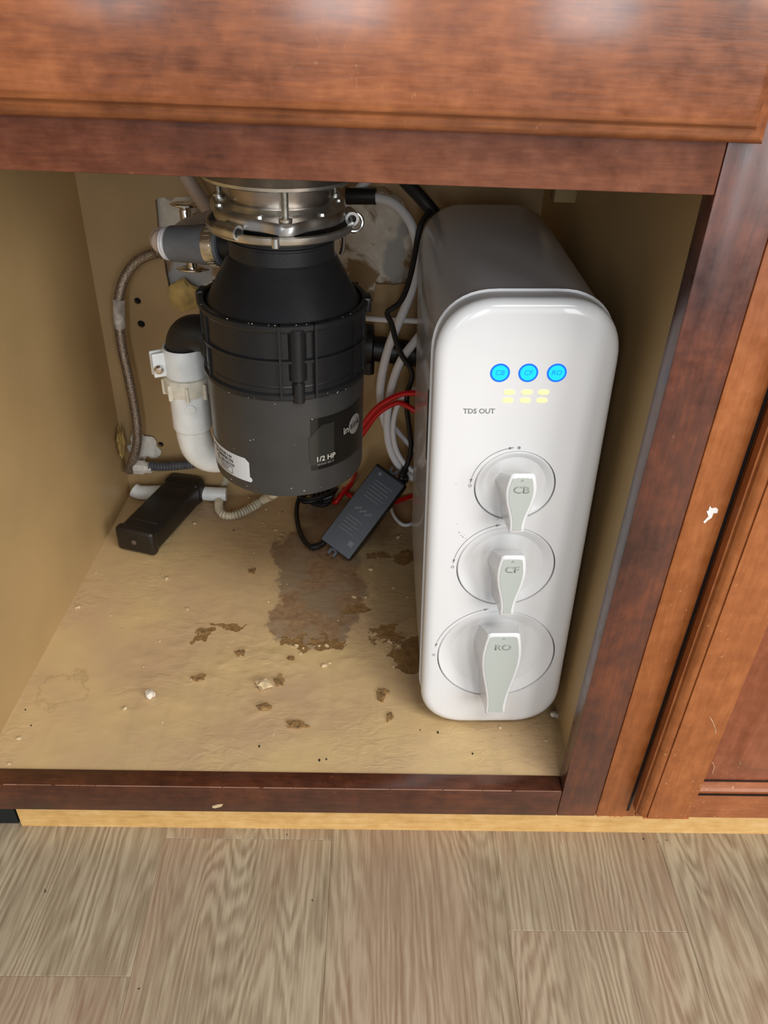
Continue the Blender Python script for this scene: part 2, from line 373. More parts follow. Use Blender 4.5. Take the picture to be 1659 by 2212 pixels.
# ------------------------------------------------------------------ setting: kitchen floor, wall, trim
FZ = -0.136
flo = bpy.data.objects.new('floor', None); flo.location = (0, 0, FZ); COL.objects.link(flo); flo['kind'] = 'structure'
bm = bmesh.new(); box(bm, (-1.7, -1.7, FZ-0.03), (1.4, 0.66, FZ-0.004)); fin('subfloor', bm, DARK_AND_HOLE_SHADE, flo, smooth=False)
joint = {-1: -0.111, 0: 0.034, 1: -0.62, 2: -0.065, 3: -0.40}
rows = [(-0.412+0.183*k, k) for k in range(-6, 10)]
for x0, k in rows:
    j = {-1: -0.111, 0: 0.034, 1: -0.50, 2: -0.065, 3: -0.40}.get(k, ((k*0.37) % 1.2)-0.9)
    ys = [j-1.22, j, j+1.22] if j > -0.45 else [j-1.22, j, j+1.22, j+2.44]
    for a, b in zip(ys, ys[1:]):
        a = max(a, -1.68); b = min(b, 0.64)
        if b-a < 0.03 or (a > 0.1): continue
        bm = bmesh.new(); box(bm, (x0+.00005, a+.00005, FZ-.004), (x0+.18295, b-.00005, FZ), 0.0004, 1)
        fin('plank', bm, PLANK, flo, smooth=False)
bm = bmesh.new(); box(bm, (-1.7, 0.527, FZ), (1.4, 0.62, 1.0)); wb = fin('wall_back', bm, DRYWALL, smooth=False); wb['kind'] = 'structure'
bm = bmesh.new(); box(bm, (-.63, .050, FZ), (-.5755, .0665, -.045)); tb = fin('baseboard_left', bm, TOEK, smooth=False); tb['kind'] = 'structure'
# oak shoe trim along the toe kick, rounded upper edge
bm = bmesh.new()
prof = [(0.047, FZ), (0.047, FZ+.030)] + [(0.047+.012*(1-math.cos(a)), FZ+.030+.012*math.sin(a)) for a in (0.4, 0.8, 1.2, PI/2)] + [(0.066, FZ+.042), (0.066, FZ)]
loft(bm, [[(x, y, z) for y, z in prof] for x in (-0.573, 1.2)])
for v in bm.verts:
    if v.co.x < -.5: v.co.x += (0.047-v.co.y)*0.15+.002
tr = fin('trim_1', bm, W_OAK); tr['kind'] = 'structure'

# ------------------------------------------------------------------ sink base cabinet
H = 0.5571; HB = 0.0393; WS = 0.0395; D = 0.516
XLF, XLB, XRF, XRB = -0.5703, -0.5517, 0.0135, 0.0060
cabn = thing('sink_base_cabinet', (-0.28, 0.0, FZ), 'open sink base cabinet with stained maple frame and worn tan interior', 'cabinet')
FL = -0.0015   # top of the cabinet bottom
def slab(name, corners, z0, z1, mat):
    bm = bmesh.new(); loft(bm, [[(x, y, z) for x, y in corners] for z in (z0, z1)]); return fin(name, bm, mat, cabn, smooth=False)
slab('side_panel', [(XLF, .019), (XLB, D), (XLB-.016, D), (XLF-.016, .019)], FZ+.1, .735, LAM)
slab('side_panel', [(XRF, .019), (XRB, D), (XRB+.016, D), (XRF+.016, .019)], FZ+.1, .735, LAM)
# bottom panel: fine grid, gently swollen where it got wet
bm = bmesh.new(); NX, NY = 190, 170
V = []
for j in range(NY+1):
    t = j/NY; y = .019+(D-.019)*t; row = []
    xa = XLF+(XLB-XLF)*t; xb = XRF+(XRB-XRF)*t
    for i in range(NX+1):
        x = xa+(xb-xa)*i/NX
        k = math.exp(-(((x+.3)/.16)**2+((y-.17)/.11)**2))
        n = noise.fractal(Vector((x*38, y*60, 0)), 0.8, 2.2, 4)
        n2 = noise.noise(Vector((x*16, y*26, 3)))
        h = k*(max(0, n)*.0014+max(0, n2)*.0014)
        row.append(bm.verts.new((x, y, FL+h)))
    V.append(row)
for j in range(NY):
    for i in range(NX): bm.faces.new((V[j][i], V[j][i+1], V[j+1][i+1], V[j+1][i]))
edge = [v for r in (V[0], [r[-1] for r in V], V[-1][::-1], [r[0] for r in V][::-1]) for v in r]
fin('bottom_panel', bm, PANEL, cabn, angle=1.5)
slab('bottom_core', [(XLF, .019), (XRF, .019), (XRB, D), (XLB, D)], FL-.016, FL-.0025, TORN)
# back panel with the rough cut-out and drilled holes
hole = [(335, 432), (345, 427), (430, 424), (600, 410), (700, 402), (830, 402), (868, 430), (886, 470), (896, 540), (888, 612), (850, 616), (812, 614), (806, 650),
        (770, 690), (600, 700), (480, 700), (440, 665), (425, 640), (400, 630), (378, 634), (366, 625), (358, 590), (352, 545), (341, 500), (338, 460)]
hole = [atY(x, y, D) for x, y in hole]
zt = 0.735
outer = [Vector((XLB-.016, D, FZ+.1)), Vector((XRB+.016, D, FZ+.1)), Vector((XRB+.016, D, zt)), Vector((XLB-.016, D, zt))]
loops = [outer, hole[::-1]]
for px_, py_, r in ((297, 650, .0045), (305, 700, .0050), (347, 960, .0042), (352, 1003, .0040)):
    c = atY(px_, py_, D); loops.append([c+Vector((r*math.cos(-a*PI/6), 0, r*math.sin(-a*PI/6))) for a in range(12)])
for px_, py_, r in ((297, 650, .0058), (305, 700, .0063), (347, 960, .0055), (352, 1003, .0052)):
    c = atY(px_, py_, D); b3 = bmesh.new(); lathe(b3, [(r, .0052), (r, .006), (.001, .006)], c, (0, 1, 0), 14); fin('hole_shade_disc', b3, DARK_AND_HOLE_SHADE, cabn, smooth=False)  # dark disc behind each drilled hole paints the shade inside it
bm = bmesh.new(); flat = [p for l in loops for p in l]; vs = [bm.verts.new(p) for p in flat]
for t in tessellate_polygon(loops):
    try: bm.faces.new([vs[i] for i in t])
    except ValueError: pass
r = bmesh.ops.extrude_face_region(bm, geom=bm.faces[:])
for e in r['geom']:
    if isinstance(e, bmesh.types.BMVert): e.co.y += .005
fin('back_panel', bm, LAM_B, cabn, smooth=False)
def frame(name, lo, hi, mat, parent=cabn, bev=.0012): 
    bm = bmesh.new(); box(bm, lo, hi, bev, 2); return fin(name, bm, mat, parent)
XL2 = -0.62
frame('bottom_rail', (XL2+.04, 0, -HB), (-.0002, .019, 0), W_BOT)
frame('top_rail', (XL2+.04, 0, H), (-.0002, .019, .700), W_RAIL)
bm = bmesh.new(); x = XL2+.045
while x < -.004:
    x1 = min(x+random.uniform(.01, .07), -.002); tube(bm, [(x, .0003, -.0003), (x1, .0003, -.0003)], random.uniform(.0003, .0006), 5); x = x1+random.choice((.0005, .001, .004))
fin('edge_highlight', bm, plain('edge_highlight_wood', (150, 108, 86), .5), cabn, kind='stuff')  # broken pale strip, the highlight along the bottom rail's edge laid on as colour
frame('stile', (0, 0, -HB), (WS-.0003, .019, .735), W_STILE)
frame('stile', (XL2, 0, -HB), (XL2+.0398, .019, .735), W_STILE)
frame('toe_kick', (XL2, .067, FZ), (WS, .078, -HB), TOEK, bev=0)
c = atX(1240, 437, .008)
bm = bmesh.new(); box(bm, (c.x-.022, c.y-.004, c.z), (.0085, c.y+.02, c.z+.06), .0008); fin('corner_block', bm, LAM_B, cabn)
# false drawer front with routed edge: loft of inset rectangles (y, inset)
def routed(name, x0, x1, z0, z1, steps, mat, parent):
    bm = bmesh.new(); rings = []
    for y, i in steps: rings.append([(x0+i, y, z0+i), (x1-i, y, z0+i), (x1-i, y, z1-i), (x0+i, y, z1-i)])
    loft(bm, rings); return fin(name, bm, mat, parent, angle=.5)
dsteps = [(-.0005, .0005), (-.0055, 0), (-.0075, .0006), (-.0095, .0025), (-.0105, .0048), (-.0110, .0066), (-.0125, .0085), (-.0155, .0095), (-.0178, .0105), (-.0190, .0125), (-.0195, .0150)]
routed('false_drawer_front', XL2+.02, .0165, .5865, .722, dsteps, W_DRAW, cabn)
# small paint chips and nicks of bare wood on the frame
def smear(name, pts, Y, mat, parent, t=.0004):
    bm = bmesh.new(); P = [atY(x, y, Y) for x, y in pts]
    prism(bm, [(p.x, p.z) for p in P], Y-t, Y+.0002); return fin(name, bm, mat, parent, smooth=False)
smear('bare_wood_chip', [(458, 1741), (468, 1738), (482, 1737), (478, 1742), (466, 1745), (460, 1745)], 0, CHIP, cabn)

# ------------------------------------------------------------------ neighbouring cabinet
nb = thing('neighbour_cabinet', (0.3, 0, FZ), 'closed orange-brown maple cabinet with raised-panel door, right of the open one', 'cabinet')
frame('stile', (WS, 0, -HB), (WS+.040, .019, .735), W_ORANGE, nb)
frame('bottom_rail', (WS+.0402, .0, -HB), (.60, .019, 0), W_ORANGEX, nb)
frame('top_rail', (WS+.0402, 0, H), (.60, .019, .735), W_ORANGEX, nb)
frame('stile', (.60, 0, -HB), (.64, .019, .735), W_ORANGE, nb)
frame('toe_kick', (WS, .067, FZ), (.64, .078, -HB), TOEK, nb, bev=0)
bm = bmesh.new(); box(bm, (WS+.001, .02, -HB+.01), (WS+.015, .51, .735)); box(bm, (.62, .02, -HB+.01), (.64, .51, .735)); box(bm, (WS+.015, .505, -HB+.01), (.62, .512, .735))
fin('carcass', bm, LAM, nb, smooth=False)
smear('paint_smear', [(1528, 1124), (1522, 1130), (1519, 1127), (1530, 1115), (1526, 1104), (1530, 1103), (1533, 1092), (1537, 1098), (1546, 1096), (1551, 1100), (1549, 1108), (1541, 1108), (1537, 1118)], 0, PAINTW, nb)
# the door, proud of the frame
door = bpy.data.objects.new('door', None); door.location = (.07, -.02, 0); link_obj(door, nb)
door.matrix_parent_inverse = world_of(nb).inverted()
DX0, DX1, DZ0, DZ1 = .0710, .60, -.0125, .575
SW = .050; DT = -.0205; DBk = -.0045
def member(name, prof2, a, b, horiz, mat, mitre=False):
    """prof2: closed (u, y) profile; u measured inward from the outer door edge"""
    bm = bmesh.new()
    if horiz == 'L': R_ = [[(DX0+u, y, z) for u, y in prof2] for z in (a, b)]
    if horiz == 'R': R_ = [[(DX1-u, y, z) for u, y in prof2] for z in (a, b)]
    if horiz == 'B': R_ = [[(x, y, DZ0+u) for u, y in prof2] for x in (a, b)]
    if horiz == 'T': R_ = [[(x, y, DZ1-u) for u, y in prof2] for x in (a, b)]
    loft(bm, R_); return fin(name, bm, mat, door, angle=.4)
outer_edge = [(.0, DBk), (0, -.0125), (.0013, -.0128), (.0022, -.0155), (.0042, -.0177), (.0068, -.0190), (.0090, -.0193), (.0094, -.0190), (.0097, DT)]
stile_p = outer_edge + [(SW, DT), (SW, DBk)]
member('door_stile', stile_p, DZ0, DZ1, 'L', W_ORANGE); member('door_stile', stile_p, DZ0, DZ1, 'R', W_ORANGE)
RW = .047
rail_p = [(0, DBk), (0, -.016), (.001, -.019), (.003, DT), (RW-.009, DT), (RW-.0088, -.0175), (RW-.0075, -.0190), (RW-.0055, -.0192), (RW-.003, -.0175), (RW-.0008, -.0135), (RW, -.0115), (RW, DBk)]
member('door_rail', rail_p, DX0+SW, DX1-SW, 'B', W_ORANGEX); member('door_rail', rail_p, DX0+SW, DX1-SW, 'T', W_ORANGEX)
GAP_SHADE = plain('painted_gap_shade', (28, 14, 10), .5)  # near-black strips put the shade of the door gap and rail grooves into colour
for lo, hi in (((DX0-.0020, -.0004, -.029), (DX0+.0006, .0002, .575)),): bm = bmesh.new(); box(bm, lo, hi); fin('shade_line', bm, GAP_SHADE, nb, smooth=False)
for lo, hi in (((DX0+SW, -.0122, DZ0+RW-.0010), (DX1-SW, -.0100, DZ0+RW+.0012)), ((DX0+SW, -.0209, DZ0+RW-.0098), (DX1-SW, -.0190, DZ0+RW-.0088))): bm = bmesh.new(); box(bm, lo, hi); fin('shade_line', bm, GAP_SHADE, door, smooth=False)
# raised centre panel
bm = bmesh.new(); px0, px1, pz0, pz1 = DX0+SW, DX1-SW, DZ0+RW-.0005, DZ1-RW
rings = []
for y, i in ((-.004, 0), (-.0105, 0), (-.0112, .003), (-.0125, .010), (-.0145, .018), (-.0165, .0235), (-.0180, .026), (-.0185, .029)):
    q = []
    for cx, cz, sx, sz in ((px0, pz0, 1, 1), (px1, pz0, -1, 1), (px1, pz1, -1, -1), (px0, pz1, 1, -1)):
        rc = .022 if i > .008 else .0005
        arc = [(cx+sx*(i+rc-rc*math.cos(a)), cz+sz*(i+rc-rc*math.sin(a))) for a in (0, PI/8, PI/4, 3*PI/8, PI/2)]
        if sx*sz < 0: arc = arc[::-1]
        q += arc
    rings.append([(x, y, z) for x, z in q])
loft(bm, rings); fin('centre_panel', bm, W_PANEL, door, angle=.35)
def scratch(pts, Y, w=.0004, mat=CHIP, parent=nb):
    P = [atY(x, y, Y) for x, y in pts]; bm = bmesh.new()
    tube(bm, [(p.x, Y, p.z) for p in P], w, 5, .003); return fin('scratch', bm, mat, parent)
scratch([(1533, 1549), (1540, 1560), (1545, 1575), (1546, 1584)], DT, .0003)
for sx in (1598, 1602): scratch([(sx, 1650), (sx+5, 1634)], DT+.003, .0003)
scratch([(1538, 1646), (1543, 1655), (1539, 1672)], -.0145, .00025)

bm = bmesh.new(); x = WS+.002
while x < .125:
    w_ = random.uniform(.001, .006); h_ = random.uniform(.0006, .0022); y_ = 0 if x < DX0 else DT; z_ = -HB if x < DX0 else DZ0
    prism(bm, [(x, z_), (x+w_, z_), (x+w_*.7, z_+h_*.6), (x+w_*.45, z_+h_), (x+w_*.2, z_+h_*.5)], y_-.0003, y_+.001); x += w_+random.uniform(.001, .012)
fin('chipped_edge', bm, plain('bare_edge_wood', (204, 128, 84), .7), nb, smooth=False, kind='stuff')

# countertop and sink bowl above the opening
bm = bmesh.new(); box(bm, (-.66, -.03, .7375), (-.54, .56, .772), .004); box(bm, (-.03, -.03, .7375), (.66, .56, .772), .004)
box(bm, (-.5405, -.03, .7375), (-.0295, .055, .772), .004); box(bm, (-.5405, .47, .7375), (-.0295, .56, .772), .004)
tag(fin('countertop', bm, STONE), 'grey stone worktop lying on top of the cabinets', 'worktop')
sink = thing('sink', (-.28, .26, .54), 'steel sink bowl hanging from the worktop above the waste disposer', 'sink')
bm = bmesh.new()
def rr(x0, x1, y0, y1, r, z):
    o = []
    for cx, cy, a in ((x1-r, y0+r, -PI/2), (x1-r, y1-r, 0), (x0+r, y1-r, PI/2), (x0+r, y0+r, PI)):
        o += [(cx+r*math.cos(a+k*PI/10), cy+r*math.sin(a+k*PI/10), z) for k in range(6)]
    return o
rings = [rr(-.545, -.02, .045, .475, .04, .7365), rr(-.53, -.04, .06, .46, .04, .7365), rr(-.525, -.045, .065, .455, .04, .58), rr(-.505, -.065, .085, .435, .04, .552), rr(-.33, -.23, .195, .295, .049, .536)]
loft(bm, rings, cap=False)
r = bmesh.ops.solidify(bm, geom=bm.faces[:], thickness=.0012)
fin('bowl', bm, STEEL_D, sink)

# ------------------------------------------------------------------ garbage disposer
GX, GY = -0.2815, 0.245
gd = thing('waste_disposer', (GX, GY, .232), 'black half-horsepower food waste disposer hanging under the sink', 'disposer')
def G(prof, name, mat, par=gd, n=72, **k):
    bm = bmesh.new(); lathe(bm, prof, (GX, GY, 0), n=n); return fin(name, bm, mat, par, **k)
mh = G([(.02, .2260), (.066, .2252), (.0735, .2260), (.0760, .2280), (.0768, .2320), (.0768, .3315), (.0750, .3335), (.02, .3335)], 'motor_housing', DISP_M, angle=.5)
bm = bmesh.new()
lathe(bm, [(.03, .3325), (.0780, .3325), (.0795, .3338), (.0795, .3375), (.0778, .3390), (.0768, .3395), (.0766, .3440), (.0772, .3450), (.0766, .3460), (.0764, .3680), (.0790, .3686), (.0792, .3712), (.0766, .3722),
           (.0764, .3960), (.0785, .3972), (.0795, .3990), (.0795, .4030), (.0780, .4040), (.0740, .4040), (.0735, .3985), (.03, .3975)], (GX, GY, 0), n=72)
for ac in (14, 134, 254):
    a = math.radians(ac)
    def pol(r, da, z): return Vector((GX+r*math.sin(a+da), GY-r*math.cos(a+da), z))
    # recessed screw channel: two side walls and a half-round column
    for s in (-.20, .20):
        R_ = [[pol(.074, s-.012, z), pol(.0815, s-.012, z), pol(.0815, s+.012, z), pol(.074, s+.012, z)] for z in (.334, .404)]
        loft(bm, R_)
    col = []
    for z in (.352, .400):
        col.append([pol(.0745+.0075*math.sin(PI*k/8), (-.13+.26*k/8), z) for k in range(9)]+[pol(.070, .13, z), pol(.070, -.13, z)])
    loft(bm, col)
    lathe(bm, [(.0055, .331), (.0058, .349), (.004, .351)], tuple(pol(.0775, 0, 0)), n=14)
    lathe(bm, [(.0028, .351), (.0030, .3535), (.0012, .3545)], tuple(pol(.0775, 0, 0)), n=10)
for ac in (-75, -60, 62, 78, 100, 190, 210):
    a = math.radians(ac)
    def pol(r, da, z): return Vector((GX+r*math.sin(a+da), GY-r*math.cos(a+da), z))
    loft(bm, [[pol(.074, -.008, z), pol(.0785, -.008, z), pol(.0785, .008, z), pol(.074, .008, z)] for z in (.335, .402)])
for ac in (-96, 92):   # lugs on the rim
    a = math.radians(ac); d = Vector((math.sin(a), -math.cos(a), 0)); p = Vector((GX, GY, 0))+d*.078
    M = Matrix.Translation(p) @ Matrix.Rotation(a, 4, 'Z')
    box(bm, (-.009, -.0045, .391), (.009, .003, .4055), .002, 2, M=M)
hb = fin('upper_housing', bm, DISP_P, gd, angle=.5)
G([(.03, .3980), (.0730, .3990), (.0725, .4015), (.0700, .4045), (.0500, .4420), (.0478, .4440), (.0475, .4560), (.0485, .4568), (.0485, .4585), (.0470, .4592), (.0470, .4605), (.0485, .4613), (.0485, .4632), (.0470, .4640), (.0470, .4680), (.03, .468)], 'upper_cone', DISP_P, angle=.35)
# mounting hardware
mt = G([(.046, .4660), (.0600, .4665), (.0640, .4672), (.0655, .4690), (.0655, .4735), (.0640, .4745), (.0628, .4740), (.0625, .4700), (.0580, .4692), (.046, .4690)], 'lower_ring', STEEL, angle=.7)
for ac, L_ in ((-38, .024), (100, .02), (215, .02)):   # rolled turning tubes
    bm = bmesh.new()
    a = math.radians(ac); d = Vector((math.sin(a), -math.cos(a), 0)); tn = Vector((math.cos(a), math.sin(a), 0)); p = Vector((GX, GY, .4748))+d*.0628
    prof = [(.0038, -L_/2), (.0062, -L_/2), (.0066, -L_/2+.002), (.0062, L_/2), (.0040, L_/2), (.0038, L_/2-.001)]
    lathe(bm, prof+[(.0038, -L_/2)], p, tn, 20, cap=False); fin('turning_tube', bm, STEEL, mt)
for ac in (2, 122, 242):   # pinched ribs
    bm = bmesh.new()
    a = math.radians(ac); d = Vector((math.sin(a), -math.cos(a), 0)); p = Vector((GX, GY, 0))+d*.0655
    lathe(bm, [(.0034, .4665), (.0034, .474), (.001, .4752)], p, n=12); fin('pinched_rib', bm, STEEL, mt)
bm = bmesh.new()
n = 72; rings = []
def lobes(k, base, add):
    t = 0
    for ac in (-80, 40, 160):
        dd = (2*PI*k/n-math.radians(ac)+PI) % (2*PI)-PI; t = max(t, math.exp(-(dd/.22)**2))
    return base+add*t
for rb, ad, z in ((.045, 0, .4750), (.0560, .010, .4752), (.0580, .0105, .4768), (.0582, .0105, .4830), (.0568, .0100, .4858), (.0520, .006, .4868), (.0500, 0, .4880), (.0470, 0, .4915), (.0450, 0, .4918)):
    rings.append([(GX+lobes(k, rb, ad)*math.cos(2*PI*k/n), GY+lobes(k, rb, ad)*math.sin(2*PI*k/n), z) for k in range(n)])
loft(bm, rings, cap=True)
for k in range(6):
    a = 2*PI*k/6+.3; lathe(bm, [(.004, .4862), (.0034, .4885), (.001, .4892)], (GX+.053*math.cos(a), GY+.053*math.sin(a), 0), n=12)
fin('upper_ring', bm, STEEL, gd)
G([(.0440, .486), (.0445, .487), (.0445, .512), (.040, .513)], 'sink_flange_tube', STEEL_D, n=64)
G([(.044, .5100), (.0560, .5085), (.0640, .5090), (.0668, .5105), (.0672, .5130), (.0650, .5155), (.052, .5350), (.044, .5365)], 'backup_flange', STEEL, n=64)
for ac in (-80, 160, 40):
    a = math.radians(ac); p = (GX+.0605*math.cos(a), GY+.0605*math.sin(a), 0); bm = bmesh.new()
    prof = [(.0056, .4862), (.0058, .4885), (.0040, .4898)]; z = .490
    while z < .5128: prof += [(.0026, z), (.0033, z+.0005)]; z += .0010
    prof += [(.0026, .513)]
    lathe(bm, prof, p, n=14); fin('mounting_screw', bm, STEEL, gd, angle=.9)
bm = bmesh.new()   # wire key hanging in the ring
c = atY(765, 480, .262); P = [c+Vector((.0078*math.cos(t), .002*math.sin(t), .0078*math.sin(t))) for t in [i*PI/8-2.2 for i in range(14)]]
tube(bm, [c+Vector((-.012, 0, -.004))]+P, .0017, 8, .002); tube(bm, [c+Vector((-.010, 0, -.003)), c+Vector((-.010, .002, -.022)), c+Vector((-.012, .002, -.030))], .0022, 8)
fin('wire_key', bm, CHROME, gd)
# specks of dried splash
bm = bmesh.new()
for k in range(34):
    a = random.uniform(-1.3, 1.3); z = random.choice([random.uniform(.235, .33), random.uniform(.3325, .337), .2335, .4042])
    r = .0770 if z < .332 else .0797
    if z > .404: r = .078
    p = Vector((GX+r*math.sin(a), GY-r*math.cos(a), z)); s = random.uniform(.00025, .0007)
    bmesh.ops.create_icosphere(bm, subdivisions=1, radius=s, matrix=Matrix.Translation(p) @ Matrix.Diagonal((1, .5, .7, 1)))
fin('splash_specks', bm, CHIPW, gd, kind='stuff')
def wrap(name, bm, f, mat, par, out=0.0, flip=True):
    bmesh.ops.subdivide_edges(bm, edges=[e for e in bm.edges if e.calc_length() > .006], cuts=3)
    for v in bm.verts: v.co = f((v.co.x, v.co.y), out)
    return fin(name, bm, mat, par, smooth=False)
def flatpoly(pts, cols=24):
    """vertical strips so that it bends round the drum; pts = list of (x, ylow, yhigh)"""
    bm = bmesh.new(); A = [bm.verts.new((x, a, 0)) for x, a, b in pts]; B_ = [bm.verts.new((x, b, 0)) for x, a, b in pts]
    for i in range(len(pts)-1): bm.faces.new((A[i], A[i+1], B_[i+1], B_[i]))
    return bm
# badge
f = cyl(GX, GY, .0769, math.radians(49), .283)
W_, Hh = .074, .056
def cols(x0, x1, lo, hi, n=20): return [(x0+(x1-x0)*i/n, lo(x0+(x1-x0)*i/n), hi(x0+(x1-x0)*i/n)) for i in range(n+1)]
badge = wrap('badge', flatpoly(cols(-W_/2, W_/2, lambda x: -Hh/2, lambda x: Hh/2)), f, BADGE, gd, .0002)
wrap('badge_facet', flatpoly(cols(-W_/2-.002, -.012, lambda x: -.022 if x > -W_/2 else -.017, lambda x: min(.020, .010+(x+W_/2)*.9), 12)), f, BADGE2, badge, .0004)
def label(s, size, x, y, f, mat, par, out, bold=0.0, rot=0.0, name='lettering'):
    bm = txt(s, size, bold); M = Matrix.Translation((x, y, 0)) @ Matrix.Rotation(rot, 4, 'Z'); bm.transform(M)
    for v in bm.verts: v.co = f((v.co.x, v.co.y), out)
    return fin(name, bm, mat, par, smooth=False)
label('1/2 HP', .0078, -.0215, -.0165, f, PRINTW, badge, .0006, .00008)
label('60102101 REV. A', .0026, -.0215, -.0225, f, PRINTC, badge, .0006)
bm = flatpoly([(.0185+.0105*math.cos(PI-k*PI/16), .006-.0105*math.sin(k*PI/16), .006+.0105*math.sin(k*PI/16)) for k in range(17)])
for v in bm.verts: v.co = f((v.co.x, v.co.y), .0006)
fin('badge_circle', bm, PRINTC, badge, smooth=False)
label('sink', .0110, .0185, .0066, f, PRINTK, badge, .0009, .0001, .05)
label('in', .0110, .0035, .0050, f, PRINTW, badge, .0009, .0001, .05)
# rating sticker near the bottom left
f2 = cyl(GX, GY, .0769, math.radians(-52), .2530)
st = wrap('rating_sticker', flatpoly(cols(-.055, .037, lambda x: -.0135 if x > -.022 else -.0115, lambda x: (.0125 if x < .033 else .0125-(x-.033)*1.0) if x > -.022 else .0135)), f2, STICK, gd, .0002)
bm = flatpoly([(.0365+.0030*math.cos(PI-k*PI/8), -.0105-.0030*math.sin(k*PI/8), -.0105+.0030*math.sin(k*PI/8)) for k in range(9)])
for v in bm.verts: v.co = f2((v.co.x, v.co.y), .00025)
fin('sticker_tab', bm, STICK, st, smooth=False)
label('MODEL BADGER 5-84', .0038, -.003, .0075, f2, PRINTK, st, .0005, .00008)
label('SN 20459581276', .0048, .000, .0030, f2, PRINTK, st, .0005, .00012)
label('(US) 1-800-558-5700', .0038, .002, -.0015, f2, PRINTK, st, .0005, .00008)
bm = bmesh.new()
for a, b, c_, d in ((-.013, -.0045, .015, -.0040), (-.013, -.0115, .015, -.0110), (-.013, -.0115, -.0125, -.0040), (.0145, -.0115, .015, -.0040), (-.008, -.0065, .010, -.0060), (-.006, -.0080, .009, -.0076), (-.004, -.0095, .007, -.0091)):
    n = 8
    A = [bm.verts.new((a+(c_-a)*i/n, b, 0)) for i in range(n+1)]; B_ = [bm.verts.new((a+(c_-a)*i/n, d, 0)) for i in range(n+1)]
    for i in range(n): bm.faces.new((A[i], A[i+1], B_[i+1], B_[i]))
for k in range(9):
    y = .010-k*.0022; x0 = -.046+random.uniform(0, .003); L_ = random.uniform(.010, .019)
    vs = [bm.verts.new(p) for p in ((x0, y, 0), (x0+L_/2, y, 0), (x0+L_, y, 0), (x0+L_, y+.0009, 0), (x0+L_/2, y+.0009, 0), (x0, y+.0009, 0))]; bm.faces.new((vs[0], vs[1], vs[4], vs[5])); bm.faces.new((vs[1], vs[2], vs[3], vs[4]))
for v in bm.verts: v.co = f2((v.co.x, v.co.y), .0005)
fin('sticker_print', bm, PRINTK, st, smooth=False)
# discharge elbow (black) at the left, belongs to the disposer
bm = bmesh.new(); e0 = Vector((-.350, .268, .352))
tube(bm, [e0, (-.366, .272, .353), (-.380, .276, .350), (-.3875, .279, .340), (-.389, .280, .322)], .0185, 28, .003)
lathe(bm, [(.018, 0), (.024, .001), (.024, .007), (.018, .008)], (-.354, .268, .352), (-1, .2, 0), 28)
fin('discharge_elbow', bm, BLACK_P, gd)
# dishwasher inlet nipple
bm = bmesh.new(); lathe(bm, [(.0155, 0), (.0155, .022), (.017, .024), (.017, .026), (.0135, .028)], (-.318, .268, .441), (-1, .38, -.03), 28)
fin('inlet_nipple', bm, BLACK_P, gd)

# ------------------------------------------------------------------ white drain pipe
PXc, PYc = -.3890, .2800
dp = thing('drain_pipe', (PXc, PYc, .20), 'white plastic drain pipe with slip nut and clamp, left of the disposer', 'drain pipe')
def D_(prof, name, mat, **k):
    bm = bmesh.new(); lathe(bm, prof, (PXc, PYc, 0), n=40); return fin(name, bm, mat, dp, **k)
D_([(.0190, .3300), (.0195, .3355), (.0215, .3360), (.0222, .3345), (.0222, .3060), (.0210, .3045), (.0190, .3045)], 'clamp_sleeve', WHITE_P, angle=.5)
bm = bmesh.new(); M = Matrix.Translation((PXc-.0245, PYc-.010, .320)) @ Matrix.Rotation(.5, 4, 'Z')
for s in (-1, 1): box(bm, (-.008, -.0042*s-.0018, -.013), (.010, -.0042*s+.0018, .013), .0016, 2, M=M)
fin('clamp_ear', bm, WHITE_P, dp)
bm = bmesh.new(); lathe(bm, [(.001, -.011), (.0045, -.010), (.0050, -.0070), (.0022, -.0068), (.0022, .008), (.004, .0085), (.004, .011), (.001, .0115)], M @ Vector((-.002, 0, -.001)), M.to_3x3() @ Vector((.1, 1, .35)), 14)
fin('clamp_screw', bm, CHROME, dp)
bm = bmesh.new(); lathe(bm, [(.0195, .3050), (.0240, .3045), (.0245, .3030), (.0245, .2880), (.0235, .2860), (.0195, .2855)], (PXc, PYc, 0), n=40)
for k in range(8):
    a = k*PI/4+.15; box(bm, (-.0016, -.027, .2825), (.0016, -.0225, .3000), .0008, 1, M=Matrix.Translation((PXc, PYc, 0)) @ Matrix.Rotation(a, 4, 'Z'))
fin('slip_nut', bm, WHITE_O, dp)
D_([(.0185, .2880), (.0208, .2875), (.0208, .2440), (.0198, .2425), (.0180, .2425)], 'pipe_socket', WHITE_P, angle=.5)
bm = bmesh.new(); tube(bm, [(PXc, PYc, .250), (PXc, PYc, .232), (PXc+.004, PYc+.002, .213), (PXc+.018, PYc+.010, .200), (PXc+.045, PYc+.03, .1975), (PXc+.08, PYc+.07, .199), (PXc+.10, PYc+.12, .200), (PXc+.10, PYc+.17, .205)], .0185, 28, .004)
fin('trap_bend', bm, WHITE_P, dp)
bm = bmesh.new(); lathe(bm, [(.0055, 0), (.0055, .0012), (.004, .0016), (.001, .0016)], (PXc+.004, PYc-.0203, .273), (0.15, -1, 0), 18); fin('mould_button', bm, WHITE_P, dp)

